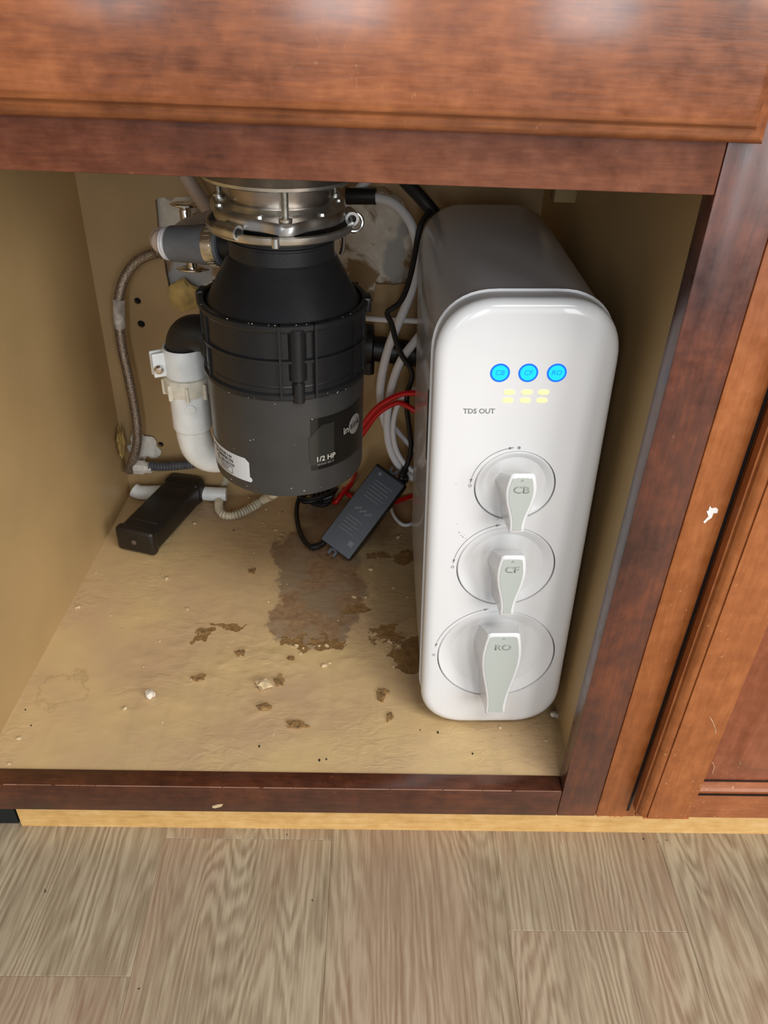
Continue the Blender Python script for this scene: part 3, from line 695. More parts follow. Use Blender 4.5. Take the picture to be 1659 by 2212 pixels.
# black waste pipe behind, running right
bp_ = thing('black_waste_pipe', (-.19, .47, .23), 'black plastic waste pipe running right behind the disposer', 'pipe')
a0 = atY(770, 745, .475); a1 = atY(905, 768, .475)
bm = bmesh.new(); tube(bm, [a0+Vector((-.03, 0, .002)), (a0+a1)/2, a1+Vector((.05, 0, -.004))], .0165, 24); fin('pipe', bm, RUBBER, bp_)
c = atY(790, 745, .47); bm = bmesh.new(); lathe(bm, [(.017, -.012), (.026, -.010), (.026, .008), (.018, .010)], c, (1, 0, -.05), 28); fin('union_nut', bm, RUBBER, bp_)
bm = bmesh.new(); lathe(bm, [(.004, 0), (.007, .002), (.007, .018), (.003, .020)], atY(797, 790, .455)+Vector((0, 0, .008)), (0, 0, -1), 16); fin('wing_screw', bm, RUBBER, bp_)

# ------------------------------------------------------------------ grey rubber cuff and corrugated drain hose
dh = thing('dishwasher_drain_hose', (-.39, .30, .43), 'ribbed drain hose with grey rubber cuff clamped to the disposer neck', 'hose')
A0 = Vector((-.338, .2755, .4395)); A1 = Vector((-.392, .296, .4335)); ax = (A1-A0).normalized(); Lc = (A1-A0).length
bm = bmesh.new(); lathe(bm, [(.0150, 0), (.0186, .0005), (.0186, .026), (.0176, .030), (.0168, Lc), (.0140, Lc+.001), (.013, Lc-.01)], A0, ax, 32); fin('rubber_cuff', bm, GREY_R, dh, angle=.7)
bm = bmesh.new(); lathe(bm, [(.0187, .0035), (.0196, .0035), (.0196, .0155), (.0187, .0155)], A0, ax, 40)
u, v_ = basis(ax)
for k in range(26):
    a = 2*PI*k/26; d = u*math.cos(a)+v_*math.sin(a); t_ = ax.cross(d)
    Mx = Matrix((( *ax, 0), (*d, 0), (*t_, 0), (0, 0, 0, 1))).transposed(); Mx.translation = A0+ax*.0095+d*.0197
    box(bm, (-.0035, -.0003, -.0007), (.0035, .0005, .0007), 0, M=Mx)
fin('hose_clamp', bm, STEEL, dh, angle=.5)
bm = bmesh.new(); lathe(bm, [(.0128, 0), (.0150, .0005), (.0158, .002), (.0150, .0035), (.0158, .005), (.0150, .0065), (.0155, .008), (.013, .0095)], A1-ax*.001, ax, 28); fin('threaded_end', bm, WHITE_T, dh)
bm = bmesh.new(); tube(bm, [A1+ax*.004, A1+ax*.014+Vector((0, .004, .002)), atY(384, 514, .335), atY(408, 496, .362), atY(446, 482, .385), atY(486, 470, .40), atY(540, 462, .41)], .0108, 18, rib=.0010, pitch=.0044)
fin('ribbed_hose', bm, HOSEP, dh)
# pale hose falling behind the valve
bm = bmesh.new(); tube(bm, [atY(398, 375, .47), atY(420, 410, .47), atY(447, 450, .475), atY(478, 500, .48), atY(520, 560, .49)], .0085, 14)
tag(fin('spray_hose', bm, HOSEP), 'pale flexible hose sloping down from the sink behind the mounting ring', 'hose')

# ------------------------------------------------------------------ angle valves
def oval_handle(c, rx, ry, t):
    bm = bmesh.new(); rings = []
    for z, s in ((0, .86), (t*.3, 1), (t*.7, 1), (t, .86)):
        rings.append([(c.x+rx*s*math.cos(2*PI*k/28)*(1+.05*math.cos(6*PI*k/14)), c.y+ry*s*math.sin(2*PI*k/28), c.z+z) for k in range(28)])
    loft(bm, rings); return bm
av = thing('angle_stop_valve', tuple(atY(405, 500, .49)), 'brass stop valve with chrome oval handle on top, inside the wall cut-out', 'valve')
c = atY(400, 446, .482); fin('handle', oval_handle(c, .017, .010, .004), CHROME, av)
bm = bmesh.new(); lathe(bm, [(.0055, 0), (.0075, -.004), (.0070, -.018), (.0085, -.020)], c, (0, .0, 1), 20, cap=True); fin('stem', bm, CHROME, av)
bm = bmesh.new(); cb = c+Vector((.002, 0, -.018)); lathe(bm, [(.0105, 0), (.0115, -.002), (.0115, -.010), (.0085, -.012), (.0080, -.024)], cb, (0, 0, 1), 6, cap=True)
lathe(bm, [(.008, -.004), (.009, 0), (.009, .035), (.012, .036), (.012, .046)], cb+Vector((0, 0, -.012)), (0, 1, 0), 20)
for k in range(5): lathe(bm, [(.0098, .008+.0028*k), (.0108, .0092+.0028*k), (.0098, .0104+.0028*k)], cb+Vector((0, 0, -.009)), (1, .2, .0), 16)
fin('valve_body', bm, BRASS, av)
av2 = thing('lower_stop_valve', tuple(atY(418, 570, .47)), 'stop valve with chrome oval handle below it, behind the grey cuff', 'valve')
c = atY(417, 584, .462); fin('handle', oval_handle(c, .0185, .010, .0035), CHROME, av2)
bm = bmesh.new(); lathe(bm, [(.0060, .002), (.0070, .008), (.0070, .018), (.0055, .022)], c, (0, 0, 1), 20); fin('stem', bm, CHROME, av2)
bm = bmesh.new(); lathe(bm, [(.009, .018), (.010, .020), (.010, .040), (.007, .042)], c, (0, 0, 1), 20)
lathe(bm, [(.008, 0), (.008, .062)], c+Vector((0, 0, .03)), (0, 1, 0), 16); fin('valve_body', bm, BRASS, av2)

# braided supply line
sl = thing('braided_supply_line', tuple(atY(280, 1010, .48)), 'braided steel water line curving down the back left corner', 'hose')
pth = [(402, 547, .470), (372, 545, .478), (340, 546, .485), (300, 562, .490), (272, 595, .490), (258, 640, .488), (257, 690, .486), (264, 750, .486), (277, 810, .486), (289, 870, .486), (296, 920, .486), (296, 960, .486), (285, 1000, .487), (278, 1018, .49)]
bm = bmesh.new(); tube(bm, [atY(*p) for p in pth], .0064, 16, .004, zmin=.008); fin('braided_hose', bm, BRAID, sl)
bm = bmesh.new(); tube(bm, [atY(257, 646, .488), atY(257, 676, .487), atY(259, 708, .486)], .0074, 18, .004); fin('paper_tag', bm, plain('pale_tag', (190, 182, 172), .6, mott=.3, mscale=90), sl)
bm = bmesh.new()
for x, y in ((338, 546), (349, 546), (361, 546)):
    c = atY(x, y, .482); lathe(bm, [(.0066, -.0016), (.0078, 0), (.0066, .0016)], c, (1, -.05, 0), 18)
lathe(bm, [(.0070, 0), (.0080, .001), (.0080, .018), (.0070, .019)], atY(366, 546, .478), (1, -.1, 0), 6)
fin('crimp_ferrule', bm, STEEL_D, sl)

# foam, caulk and the things lying in the back left corner
def blob(name, c, rad, mat, seed, amp=.35, sub=3):
    bm = bmesh.new(); bmesh.ops.create_icosphere(bm, subdivisions=sub, radius=1)
    for v in bm.verts:
        n = noise.fractal(v.co*1.6+Vector((seed, 0, 0)), .8, 2, 3); k = 1+amp*n
        v.co = Vector((c[0]+v.co.x*rad[0]*k, c[1]+v.co.y*rad[1]*k, c[2]+v.co.z*rad[2]*k))
    return fin(name, bm, mat)
c = atY(398, 640, .512); ff = blob('expanding_foam', c, (.022, .005, .019), FOAM, 1)
tag(ff, 'yellow foam bulging from the lower left of the wall cut-out', 'foam')
c = atY(258, 940, .508); tag(blob('foam_daub', (XLB+.006, .495, c.z-.004), (.003, .010, .020), FOAM, 5, .8), 'amber foam daub in the corner beside the braided line', 'foam')
c = atY(310, 965, .512); tag(blob('caulk_patch', c, (.020, .004, .022), CAULK, 9, .5), 'white caulk patch on the back panel behind the braided line', 'caulk')
bm = bmesh.new(); tube(bm, [(XLB+.012, .498, .016), (-.53, .496, .013), (-.50, .499, .012), (-.45, .500, .012), (-.42, .498, .012), (-.405, .498, .012)], .0105, 18, zmin=.0115)
tag(fin('white_pipe', bm, WHITE_P), 'white pipe lying along the back edge of the cabinet floor', 'pipe')
cd = thing('grey_conduit', tuple(atY(380, 1004, .485)), 'dark grey ribbed conduit running from the corner behind the drain pipe', 'conduit')
bm = bmesh.new(); tube(bm, [atY(322, 1006, .488), atY(350, 1008, .488), atY(400, 1004, .486), atY(440, 998, .484), atY(520, 985, .488), atY(600, 970, .49)], .0062, 14, rib=.0006, pitch=.0045, zmin=.008); fin('ribbed_tube', bm, DGREY_R, cd)
bm = bmesh.new(); lathe(bm, [(.006, 0), (.0105, .001), (.0105, .014), (.008, .016), (.008, .026)], atY(290, 1008, .49), (1, -.04, -.02), 8); fin('end_fitting', bm, CAULK, cd)

# ------------------------------------------------------------------ long black box on the cabinet floor
pb = thing('plastic_box', (-.505, .37, 0), 'long black plastic box lying on the cabinet floor in the back left corner', 'box', rot=(0, 0, math.radians(-17)))
def L_box(name, lo, hi, bev, mat, par, seg=3, **k):
    bm = bmesh.new(); box(bm, lo, hi, bev, seg); return fin(name, bm, mat, par, local=True, **k)
L_box('body', (-.0270, .004, 0), (.0270, .150, .036), .009, BOXB, pb, 4)
L_box('end_cap', (-.0285, -.004, 0), (.0285, .012, .0375), .006, BOXB, pb)
L_box('lid_panel', (-.0205, .022, .034), (.0205, .112, .0372), .0014, BOXB, pb)
L_box('far_cap', (-.0280, .122, .0), (.0280, .150, .0378), .008, BOXB, pb)
bm = bmesh.new(); lathe(bm, [(.0036, 0), (.0036, .0015), (.001, .002)], (0, -.0035, .019), (0, -1, 0), 14); fin('screw', bm, plain('dull_rivet', (120, 112, 104), .4, .6), pb, local=True)

# ------------------------------------------------------------------ tubes and cords between disposer and filter
def pipe(name, pts, r, mat, label, cat, zmin=None, group=None, **k):
    bm = bmesh.new(); tube(bm, [atY(*p) for p in pts], r, 12, .004, zmin=zmin, **k); return tag(fin(name, bm, mat), label, cat, group)
wt = thing('white_feed_tube', tuple(atY(830, 820, .44)), 'thick white tube with a black sleeve, arching from the cut-out to the floor', 'tube')
bm = bmesh.new(); tube(bm, [atY(*p) for p in [(800, 426, .475), (824, 430, .470), (850, 440, .462), (875, 464, .452), (893, 496, .444), (902, 540, .438), (899, 590, .436), (885, 640, .436), (862, 695, .438), (838, 755, .442), (824, 815, .446), (822, 860, .45), (830, 905, .452), (848, 960, .455), (868, 1002, .455), (900, 1030, .45)]], .0056, 14); fin('tubing', bm, WHITE_T, wt)
bm = bmesh.new(); tube(bm, [atY(748, 424, .478), atY(780, 424, .476), atY(812, 424, .474)], .0092, 16); fin('black_sleeve', bm, RUBBER, wt)
pipe('white_return_tube', [(915, 715, .43), (893, 742, .432), (868, 776, .434), (850, 820, .438), (840, 870, .44), (836, 920, .442), (842, 965, .444), (858, 1000, .444), (885, 1028, .44), (915, 1040, .43)], .0054, WHITE_T, 'thick white tube looping left out from behind the filter unit', 'tube')
pipe('thin_white_tube', [(905, 838, .425), (880, 850, .428), (862, 870, .430), (851, 905, .432), (850, 945, .433), (860, 980, .433), (880, 1008, .430), (905, 1025, .425)], .0036, WHITE_T, 'thinner white tube nested inside the loop of the thick ones', 'tube')
pipe('crossing_white_tube', [(828, 890, .47), (842, 910, .47), (862, 935, .468), (882, 958, .465), (910, 985, .46)], .0036, WHITE_T, 'short white tube crossing diagonally behind the tube loops', 'tube')
pipe('level_white_tube', [(740, 680, .46), (785, 687, .455), (830, 691, .45), (870, 692, .442), (905, 694, .432), (930, 696, .425)], .0034, WHITE_T, 'thin white tube running level from the disposer rim to the filter unit', 'tube')
p = [atY(908, 1060, .36), ]
bm = bmesh.new(); tube(bm, [atZ(842, 1075, .004), atZ(845, 1098, .0035), atZ(855, 1120, .0035), atZ(872, 1134, .0035), atZ(890, 1131, .0035), atZ(905, 1122, .004)], .0026, 10); tag(fin('floor_white_tube', bm, WHITE_T), 'small white tube bent in a loop on the cabinet floor beside the filter unit', 'tube')
pipe('grey_drain_line', [(745, 445, .49), (770, 412, .487), (800, 385, .485), (830, 360, .483)], .005, WHITE_T, 'whitish line rising to the right above the black sleeve', 'tube')
pipe('red_tube', [(700, 1000, .43), (745, 975, .42), (778, 928, .415), (805, 890, .412), (835, 866, .41), (865, 852, .408), (890, 849, .405), (920, 850, .40)], .0036, RED, 'red tube arching from behind the disposer to the filter unit, upper one', 'tube')
pipe('lower_red_tube', [(690, 1010, .44), (742, 985, .43), (782, 938, .425), (810, 900, .422), (835, 880, .42), (862, 870, .418), (888, 882, .412), (915, 900, .405)], .0034, RED, 'red tube just under the arching one, dipping toward the filter unit', 'tube')
bm = bmesh.new(); tube(bm, [atY(748, 985, .44), atY(766, 1015, .44), atZ(762, 1040, .03), atZ(738, 1068, .016), atZ(724, 1086, .006), atZ(716, 1066, .006), atZ(722, 1040, .014), atZ(738, 1044, .018), atZ(752, 1068, .012), atZ(790, 1085, .008), atZ(840, 1088, .006), atZ(866, 1080, .006), atZ(893, 1070, .008), atZ(915, 1062, .01)], .0036, 12, .003, zmin=.004)
tag(fin('floor_red_tube', bm, RED), 'red tube looped on the cabinet floor behind the power adapter', 'tube')
bm = bmesh.new(); tube(bm, [atZ(438, 1062, .016), atZ(455, 1057, .010), atZ(478, 1052, .008), atZ(520, 1040, .008)], .0034, 10, zmin=.005); tag(fin('red_tube_end', bm, RED), 'end of a red tube showing beside the long black box', 'tube')
pipe('black_drain_hose', [(850, 360, .47), (880, 396, .46), (912, 430, .45), (945, 470, .44), (985, 520, .42)], .0078, RUBBER, 'thick black hose slanting down behind the top of the filter unit', 'hose')
# armoured whip of the disposer
bm = bmesh.new(); tube(bm, [atZ(500, 1010, .05), atZ(484, 1048, .016), atZ(474, 1075, .008), atZ(474, 1100, .0065), atZ(486, 1113, .0065), atZ(510, 1112, .0065), atZ(540, 1098, .008), atZ(572, 1078, .016), atY(596, 1062, .40), atY(608, 1020, .35), Vector((-.286, .29, .227))], .0056, 14, rib=.0008, pitch=.0042)
tag(fin('armoured_cable', bm, CORR), 'ribbed beige cable sheath looping on the floor under the disposer', 'cable')

# power adapter
ad_b = atZ(722, 1187, .018); ad_t = atY(846, 1022, .425)
yv = (ad_t-ad_b).normalized()
pl, pr = atZ(692, 1168, .018), atZ(754, 1203, .018)
xv = (pr-pl); xv = (xv-yv*xv.dot(yv)).normalized(); zv = xv.cross(yv)
if zv.z < 0: zv = -zv
q_ = .42; xv, zv = (xv*math.cos(q_)-zv*math.sin(q_)), (zv*math.cos(q_)+xv*math.sin(q_))
ad = thing('power_adapter', tuple(ad_b), 'black power adapter brick with grey label propped on its cords beside the filter unit', 'adapter')
AM = Matrix(((xv.x, yv.x, zv.x, ad_b.x), (xv.y, yv.y, zv.y, ad_b.y), (xv.z, yv.z, zv.z, ad_b.z), (0, 0, 0, 1)))
ad.matrix_basis = AM
AL = (ad_t-ad_b).length; AW = .0245
print('adapter len', AL, 'x', xv, 'z', zv)
L_box('case', (-AW, 0, -.030), (AW, AL, -.001), .0022, BLACK_P, ad)
L_box('top_face', (-AW+.0012, .001, -.003), (AW-.0005, AL-.004, .0004), .0008, ADAPT, ad)
bm = bmesh.new()
for x0, x1, y in [(-.012, .016-.004*(k % 2), AL*.84-k*.0050) for k in range(6)] + [(-.014, .010-.005*(k % 2), AL*.38-k*.0050) for k in range(5)]:
    box(bm, (x0, y, .0003), (x1, y+.0009, .0006))
for k in range(9): box(bm, (-.012+.0035*k*.8, AL*.47+.002*(k % 3), .0003), (-.010+.0035*k*.8, AL*.47+.002*(k % 3)+.003, .0006))
box(bm, (.010, AL*.12, .0003), (.017, AL*.12+.007, .0006))
lathe(bm, [(.0022, .0003), (.0022, .0006), (.001, .0006)], (-.012, AL*.92, 0), n=14)
fin('label_print', bm, ADPR, ad, smooth=False, local=True)
for nm, y0, y1 in (('mounting_tab', AL-.002, AL+.008), ('mounting_tab', -.009, .002)):
    bm = bmesh.new(); x0 = -.006
    for a, b in ((x0, x0+.004), (x0+.008, x0+.012)): box(bm, (a, y0, -.006), (b, y1, -.002), .0005, 1)
    box(bm, (x0, (y0 if y0 > 0 else y1-.004), -.006), (x0+.012, (y0+.004 if y0 > 0 else y1), -.002), .0005, 1)
    fin(nm, bm, ADAPT, ad, local=True)
def Aw(p): return AM @ Vector(p)
bm = bmesh.new(); tube(bm, [Aw((AW-.008, AL-.004, -.012)), Aw((AW-.006, AL+.006, -.010)), atY(868, 1030, .425), atY(876, 1012, .425)], .0048, 14, rib=.0006, pitch=.0030); fin('strain_relief', bm, RUBBER, ad)
bm = bmesh.new(); lo_end = Aw((-AW+.006, .002, -.012)); tube(bm, [lo_end, Aw((-AW+.003, -.008, -.012)), atZ(673, 1183, .008)], .0045, 14, rib=.0006, pitch=.0030); fin('strain_relief', bm, RUBBER, ad)
bm = bmesh.new(); tube(bm, [atY(*p) for p in [(876, 1012, .425), (884, 990, .424), (888, 960, .423), (884, 925, .422), (879, 885, .421), (880, 850, .42), (890, 815, .418), (886, 795, .418), (868, 768, .418), (855, 735, .418), (846, 700, .418), (836, 677, .418), (845, 668, .418), (862, 655, .417), (876, 630, .415), (888, 590, .412), (896, 550, .41), (903, 510, .408), (912, 480, .412), (930, 455, .42)]], .0033, 10, .003); fin('output_cord', bm, RUBBER, ad)
bm = bmesh.new(); tube(bm, [atZ(673, 1183, .008), atZ(660, 1172, .006), atZ(648, 1150, .005), atZ(641, 1118, .005), atZ(642, 1090, .008), atZ(652, 1062, .02), atZ(662, 1045, .04)], .0034, 10, .003, zmin=.005); fin('mains_cord', bm, RUBBER, ad)
bm = bmesh.new()
cc = atZ(686, 1074, .012)
for k in range(5):
    ph = k*.5; P = [cc+Vector(((.020+.002*k)*math.cos(t+ph), (.012+.001*k)*math.sin(t+ph)+.004*math.sin(2*t), .002*k+.006*math.sin(t*1.0+k))) for t in [i*PI/8 for i in range(16)]]
    tube(bm, P, .0028, 8, .003, zmin=.004)
for s in (-.006, .0, .006): tube(bm, [cc+Vector((s, -.016, .001)), cc+Vector((s, 0, .014)), cc+Vector((s, .014, .004))], .003, 8, .003)
fin('coiled_cord', bm, RUBBER, ad)

# ------------------------------------------------------------------ water filter unit
RX0 = -0.0655; RT = math.radians(-1.8)
ro = thing('water_filter_unit', (RX0, .08, .0), 'tall white tankless water filter with three twist knobs and lit display', 'water filter', rot=(0, RT, 0))
HWd, RH, RR = .0716, .463, .050
def rring(y, i, z0=.0032, rr_=RR, n=12):
    o = []; r = rr_-i; x = HWd-i; zt, zb = RH-i, z0+i
    for cx, cz, a in ((x-r, zb+r, -PI/2), (x-r, zt-r, 0), (-x+r, zt-r, PI/2), (-x+r, zb+r, PI)):
        for k in range(n+1):
            t = a+k*PI/2/n; c_, s_ = math.cos(t), math.sin(t); e = .86
            o.append((cx+r*math.copysign(abs(c_)**e, c_), y, cz+r*math.copysign(abs(s_)**e, s_)))
    return o
bm = bmesh.new()
loft(bm, [rring(.0270, .0010), rring(.10, .0008), rring(.20, .0008), rring(.290, .0010), rring(.305, .003), rring(.3135, .008), rring(.3175, .016), rring(.3185, .026)])
fin('housing', bm, DBODY, ro, local=True)
bm = bmesh.new(); loft(bm, [rring(.0252, .0002), rring(.0254, -.0009), rring(.0266, -.0009), rring(.0271, .0004)]); fin('seam_line', bm, DUN, ro, local=True)
bm = bmesh.new(); loft(bm, [rring(.0110, .0025), rring(.0112, .0012), rring(.0253, .0010)]); fin('bezel', bm, DBEZ, ro, local=True)
# front cover: rounded rim plus flat face with three round openings
KN = [('CB', .302, .0346), ('CF', .2147, .0449), ('RO', .1045, .0580)]
bm = bmesh.new()
steps = [(.0112, .0004), (.0095, 0), (.0070, .0002), (.0045, .0012), (.0025, .0030), (.0010, .0055), (.0003, .0080), (0, .0105)]
R_ = loft(bm, [rring(y, i) for y, i in steps], cap=False)
face = rring(0, .0105); loops = [[Vector((p[0], p[2], 0)) for p in face]]
for nm, zc, kr in KN: loops.append([Vector((.001+kr*math.cos(-2*PI*k/64), zc+kr*math.sin(-2*PI*k/64), 0)) for k in range(64)])
flat = [p for l in loops for p in l]; vs = [bm.verts.new((p.x, 0, p.y)) for p in flat]
for t in tessellate_polygon(loops):
    try: bm.faces.new([vs[i] for i in t])
    except ValueError: pass
base = len(loops[0])
for l in loops[1:]:
    W = vs[base:base+64]; base += 64; B_ = [bm.verts.new(v.co+Vector((0, .0035, 0))) for v in W]
    for k in range(64): bm.faces.new((W[k], W[(k+1) % 64], B_[(k+1) % 64], B_[k]))
bmesh.ops.remove_doubles(bm, verts=bm.verts[:], dist=1e-6)
cover = fin('front_cover', bm, DUN, ro, local=True, angle=.7)
def plate(name, bm, mat, y, par=ro):
    for v in bm.verts: v.co = Vector((v.co.x, y, v.co.y))
    r = bmesh.ops.extrude_face_region(bm, geom=bm.faces[:])
    for e in r['geom']:
        if isinstance(e, bmesh.types.BMVert): e.co.y += .0003
    me = fin(name, bm, mat, par, smooth=False, local=True); return me
def disc(cx, cz, r, r2=0, n=40):
    bm = bmesh.new(); A = [bm.verts.new((cx+r*math.cos(2*PI*k/n), cz+r*math.sin(2*PI*k/n), 0)) for k in range(n)]
    if r2:
        B_ = [bm.verts.new((cx+r2*math.cos(2*PI*k/n), cz+r2*math.sin(2*PI*k/n), 0)) for k in range(n)]
        for k in range(n): bm.faces.new((A[k], A[(k+1) % n], B_[(k+1) % n], B_[k]))
    else: bm.faces.new(A)
    return bm
for (nm, zc, kr), gl in zip(KN, ((.0290, .0095, .0130, .0066), (.0340, .0100, .0130, .0066), (.0540, .0145, .0188, .0100))):
    kn = bpy.data.objects.new('twist_knob', None); COL.objects.link(kn); kn.parent = ro; kn.location = (.001, 0, zc)
    k0 = kr-.0008
    bm = bmesh.new(); lathe(bm, [(k0-.004, .004), (k0, .003), (k0, .0012), (k0-.0008, .0004), (k0-.0020, .0006), (k0*.85, .0028), (k0*.7, .0055), (k0*.5, .0078), (k0*.3, .0088), (.0008, .0090)], (0, 0, 0), (0, 1, 0), 72, cap=True)
    fin('dish', bm, DUN, kn, local=True, angle=.8)
    half, wt_, wm, wb = gl
    def outline(s=0.0, n=10):
        """bottle outline around (0,0), inset by s"""
        dw = wm-wb; key = [(0, wt_), (.10, wt_+(wm-wt_)*.6), (.24, wm), (.36, wm-dw*.03), (.5, wm-dw*.27), (.64, wm-dw*.62), (.76, wm-dw*.88), (.88, wb-dw*.01), (1, wb+dw*.02)]
        pts = []
        for i in range(25):
            t = i/24
            for (a, wa), (b, wb_) in zip(key, key[1:]):
                if t <= b+1e-9:
                    w_ = wa+(wb_-wa)*(t-a)/(b-a); break
            pts.append((w_, half-2*half*t))
        rc = .0026; out = []
        right = [(w_-s, max(min(z, half-s), -half+s)) for w_, z in pts]
        # rounded corners
        right[0] = (right[0][0]-rc, half-s); right.insert(1, (right[1][0]-rc*.3, half-s-rc*.3))
        right[-1] = (right[-1][0]-rc*.6, -half+s); right.insert(-1, (right[-2][0]-rc*.1, -half+s+rc*.25))
        return right + [(-x, z) for x, z in right[::-1]]
    def ring_at(y, s, dz=0, sx=1.0): return [(x*sx, y, z+dz) for x, z in outline(s)]
    bm = bmesh.new()
    sh_ = lambda y, s_: [(x, y, z if z < 0 else z*(1-.62*(y+.0265)/half)) for x, _, z in ring_at(y, s_)]
    loft(bm, [sh_(.0088, -.0105), sh_(.0078, -.0068), sh_(.0055, -.0042), sh_(.001, -.0026), sh_(-.008, -.0012), sh_(-.018, -.0004), sh_(-.0245, 0), ring_at(-.0262, 0), ring_at(-.0272, .0004), ring_at(-.0280, .0013)])
    gr = fin('grip', bm, DUN, kn, local=True, angle=1.0)
    bm = bmesh.new(); loft(bm, [ring_at(-.0276, .0030), ring_at(-.0282, .0030), ring_at(-.0283, .0032)]); fin('grip_inlay', bm, GRIP, kn, local=True, smooth=False, label='grey-green inlay of the knob')
    bm = txt(nm, .0092 if nm != 'RO' else .0098, .0002); bm.transform(Matrix.Diagonal((1.15, 1, 1, 1))); bm.transform(Matrix.Translation((0, half-.0145 if nm != 'RO' else half-.0165, 0))); 
    tri = [bm.verts.new(p) for p in ((-.0015, half-.0062, 0), (.0015, half-.0062, 0), (0, half-.0040, 0))]; bm.faces.new(tri)
    plate('lettering', bm, INKG, -.0285, kn)
    # printed turn arrow, hollow dot, filled dot
    Ra = kr+.0035; bm = bmesh.new()
    a1, a2 = math.radians(101 if nm == 'CB' else 104), math.radians(170 if nm != 'RO' else 166)
    n = 26; A = [bm.verts.new((.001+(Ra+.00022)*math.cos(a1+(a2-a1)*k/n), zc+(Ra+.00022)*math.sin(a1+(a2-a1)*k/n), 0)) for k in range(n+1)]
    B_ = [bm.verts.new((.001+(Ra-.00022)*math.cos(a1+(a2-a1)*k/n), zc+(Ra-.00022)*math.sin(a1+(a2-a1)*k/n), 0)) for k in range(n+1)]
    for k in range(n): bm.faces.new((A[k], A[k+1], B_[k+1], B_[k]))
    for a, s in ((a1, -1), (a2, 1)):
        c_ = Vector((.001+Ra*math.cos(a), zc+Ra*math.sin(a), 0)); tn = Vector((-math.sin(a), math.cos(a), 0))*s; nn = Vector((math.cos(a), math.sin(a), 0))
        bm.faces.new([bm.verts.new(q) for q in (c_+nn*.0012-tn*.001, c_-nn*.0012-tn*.001, c_+tn*.0034)])
    ah = math.radians(180)
    b2 = disc(.001+(Ra)*math.cos(ah), zc+.001, .0014, .00095, 20); me_ = bpy.data.meshes.new('x'); b2.to_mesh(me_); bm.from_mesh(me_); b2.free()
    if nm == 'CB':
        b2 = disc(.001, zc+kr+.0032, .0013, 0, 20); me_ = bpy.data.meshes.new('x'); b2.to_mesh(me_); bm.from_mesh(me_); b2.free()
    plate('turn_marks', bm, INK, -.0003)
for nm, x in (('CB', -.0203), ('CF', .0016), ('RO', .0237)):
    ld = plate('indicator_light', disc(x, .4063, .0063), LEDB, -.0003); tag(ld, 'cyan round light reading '+nm)
    ring_ = plate('light_ring', disc(x, .4063, .0077, .0062), LEDR, -.0003)
    ring_.parent = ld; 
    bm = txt(nm, .0058); sh = Matrix.Identity(4); sh[0][1] = .2
    bm.transform(Matrix.Translation((x, .4063, 0)) @ sh); t_ = plate('light_lettering', bm, INKL, -.0006); t_.parent = ld
bm = bmesh.new()
for x in (-.0119, .0019, .0151):
    for z, sft in ((.3898, .0003), (.3828, -.0003)):
        n = 20; bm.faces.new([bm.verts.new((x+sft+.0044*math.copysign(abs(math.cos(2*PI*k/n))**.8, math.cos(2*PI*k/n)), z+.0023*math.copysign(abs(math.sin(2*PI*k/n))**.8, math.sin(2*PI*k/n)), 0)) for k in range(n)])
dsp = plate('digit_display', bm, LEDY, -.0003); dsp['label'] = 'warm white glowing digits'
bm = txt('TDS OUT', .0060, .00008); bm.transform(Matrix.Translation((-.0342, .3732, 0))); plate('lettering', bm, INK, -.0003)
# lens-shaped latch on the left flank and the feet
bm = bmesh.new(); n = 24
pts = [(.047+.0045*math.cos(2*PI*k/n), .335+.036*math.sin(2*PI*k/n)) for k in range(n)]
loft(bm, [[(-HWd+.0004, y, z) for y, z in pts], [(-HWd-.0006, .047+(y-.047)*.8, .335+(z-.335)*.93) for y, z in pts]]); fin('side_latch', bm, BLACK_P, ro, local=True)
for x in (-.012, .012):
    for y in (.05, .27): bm = bmesh.new(); lathe(bm, [(.008, .0005), (.008, .005)], (x, y, 0.0), n=16); fin('rubber_foot', bm, RUBBER, ro, local=True)
# faint scuffs on the cover
bm = bmesh.new()
for px_, py_ in ((988, 1132), (992, 1150), (1000, 1160), (996, 1156), (1003, 1155), (1006, 1163), (1075, 1122), (985, 1045)):
    p = atY(px_, py_, .08); q = Vector((p.x-RX0, 0, p.z)); x = q.x*math.cos(RT)-q.z*math.sin(RT); z = q.x*math.sin(RT)+q.z*math.cos(RT)
    bmesh.ops.create_icosphere(bm, subdivisions=1, radius=.0007, matrix=Matrix.Translation((x, -.0001, z)) @ Matrix.Diagonal((random.uniform(.5, 1.8), .3, random.uniform(.4, 1), 1)))
fin('scuff_marks', bm, INK, ro, local=True, kind='stuff')

# ------------------------------------------------------------------ debris on the cabinet floor
def star(px_, py_, r, k, sx=1.0, flat_=True):
    c = atZ(px_, py_, FL); bm = bmesh.new(); n = 22; P = []
    for i in range(n):
        a = 2*PI*i/n; rr_ = r*(.45+.75*abs(noise.noise(Vector((math.cos(a)*1.7+k, math.sin(a)*1.7, k*.7)))+.25)+random.uniform(-.12, .12))
        P.append((c.x+rr_*sx*math.cos(a), c.y+rr_*math.sin(a)))
    loft(bm, [[(x, y, FL-.0004) for x, y in P], [(x, y, FL+.0022) for x, y in P], [(c.x+(x-c.x)*.9, c.y+(y-c.y)*.9, FL+.0024) for x, y in P]])
    return bm
for i, (x, y, r, sx) in enumerate([(605, 1472, .010, .8), (826, 1500, .013, .6), (842, 1549, .008, .6), (642, 1567, .007, 2.0), (436, 1366, .008, 1.2), (520, 1412, .007, 1), (628, 1424, .006, 1.2), (545, 1235, .006, 1), (428, 1467, .006, 1.8)]):
    fin('torn_patch', star(x, y, r, i*2.3, sx), TORN, cabn, smooth=False)
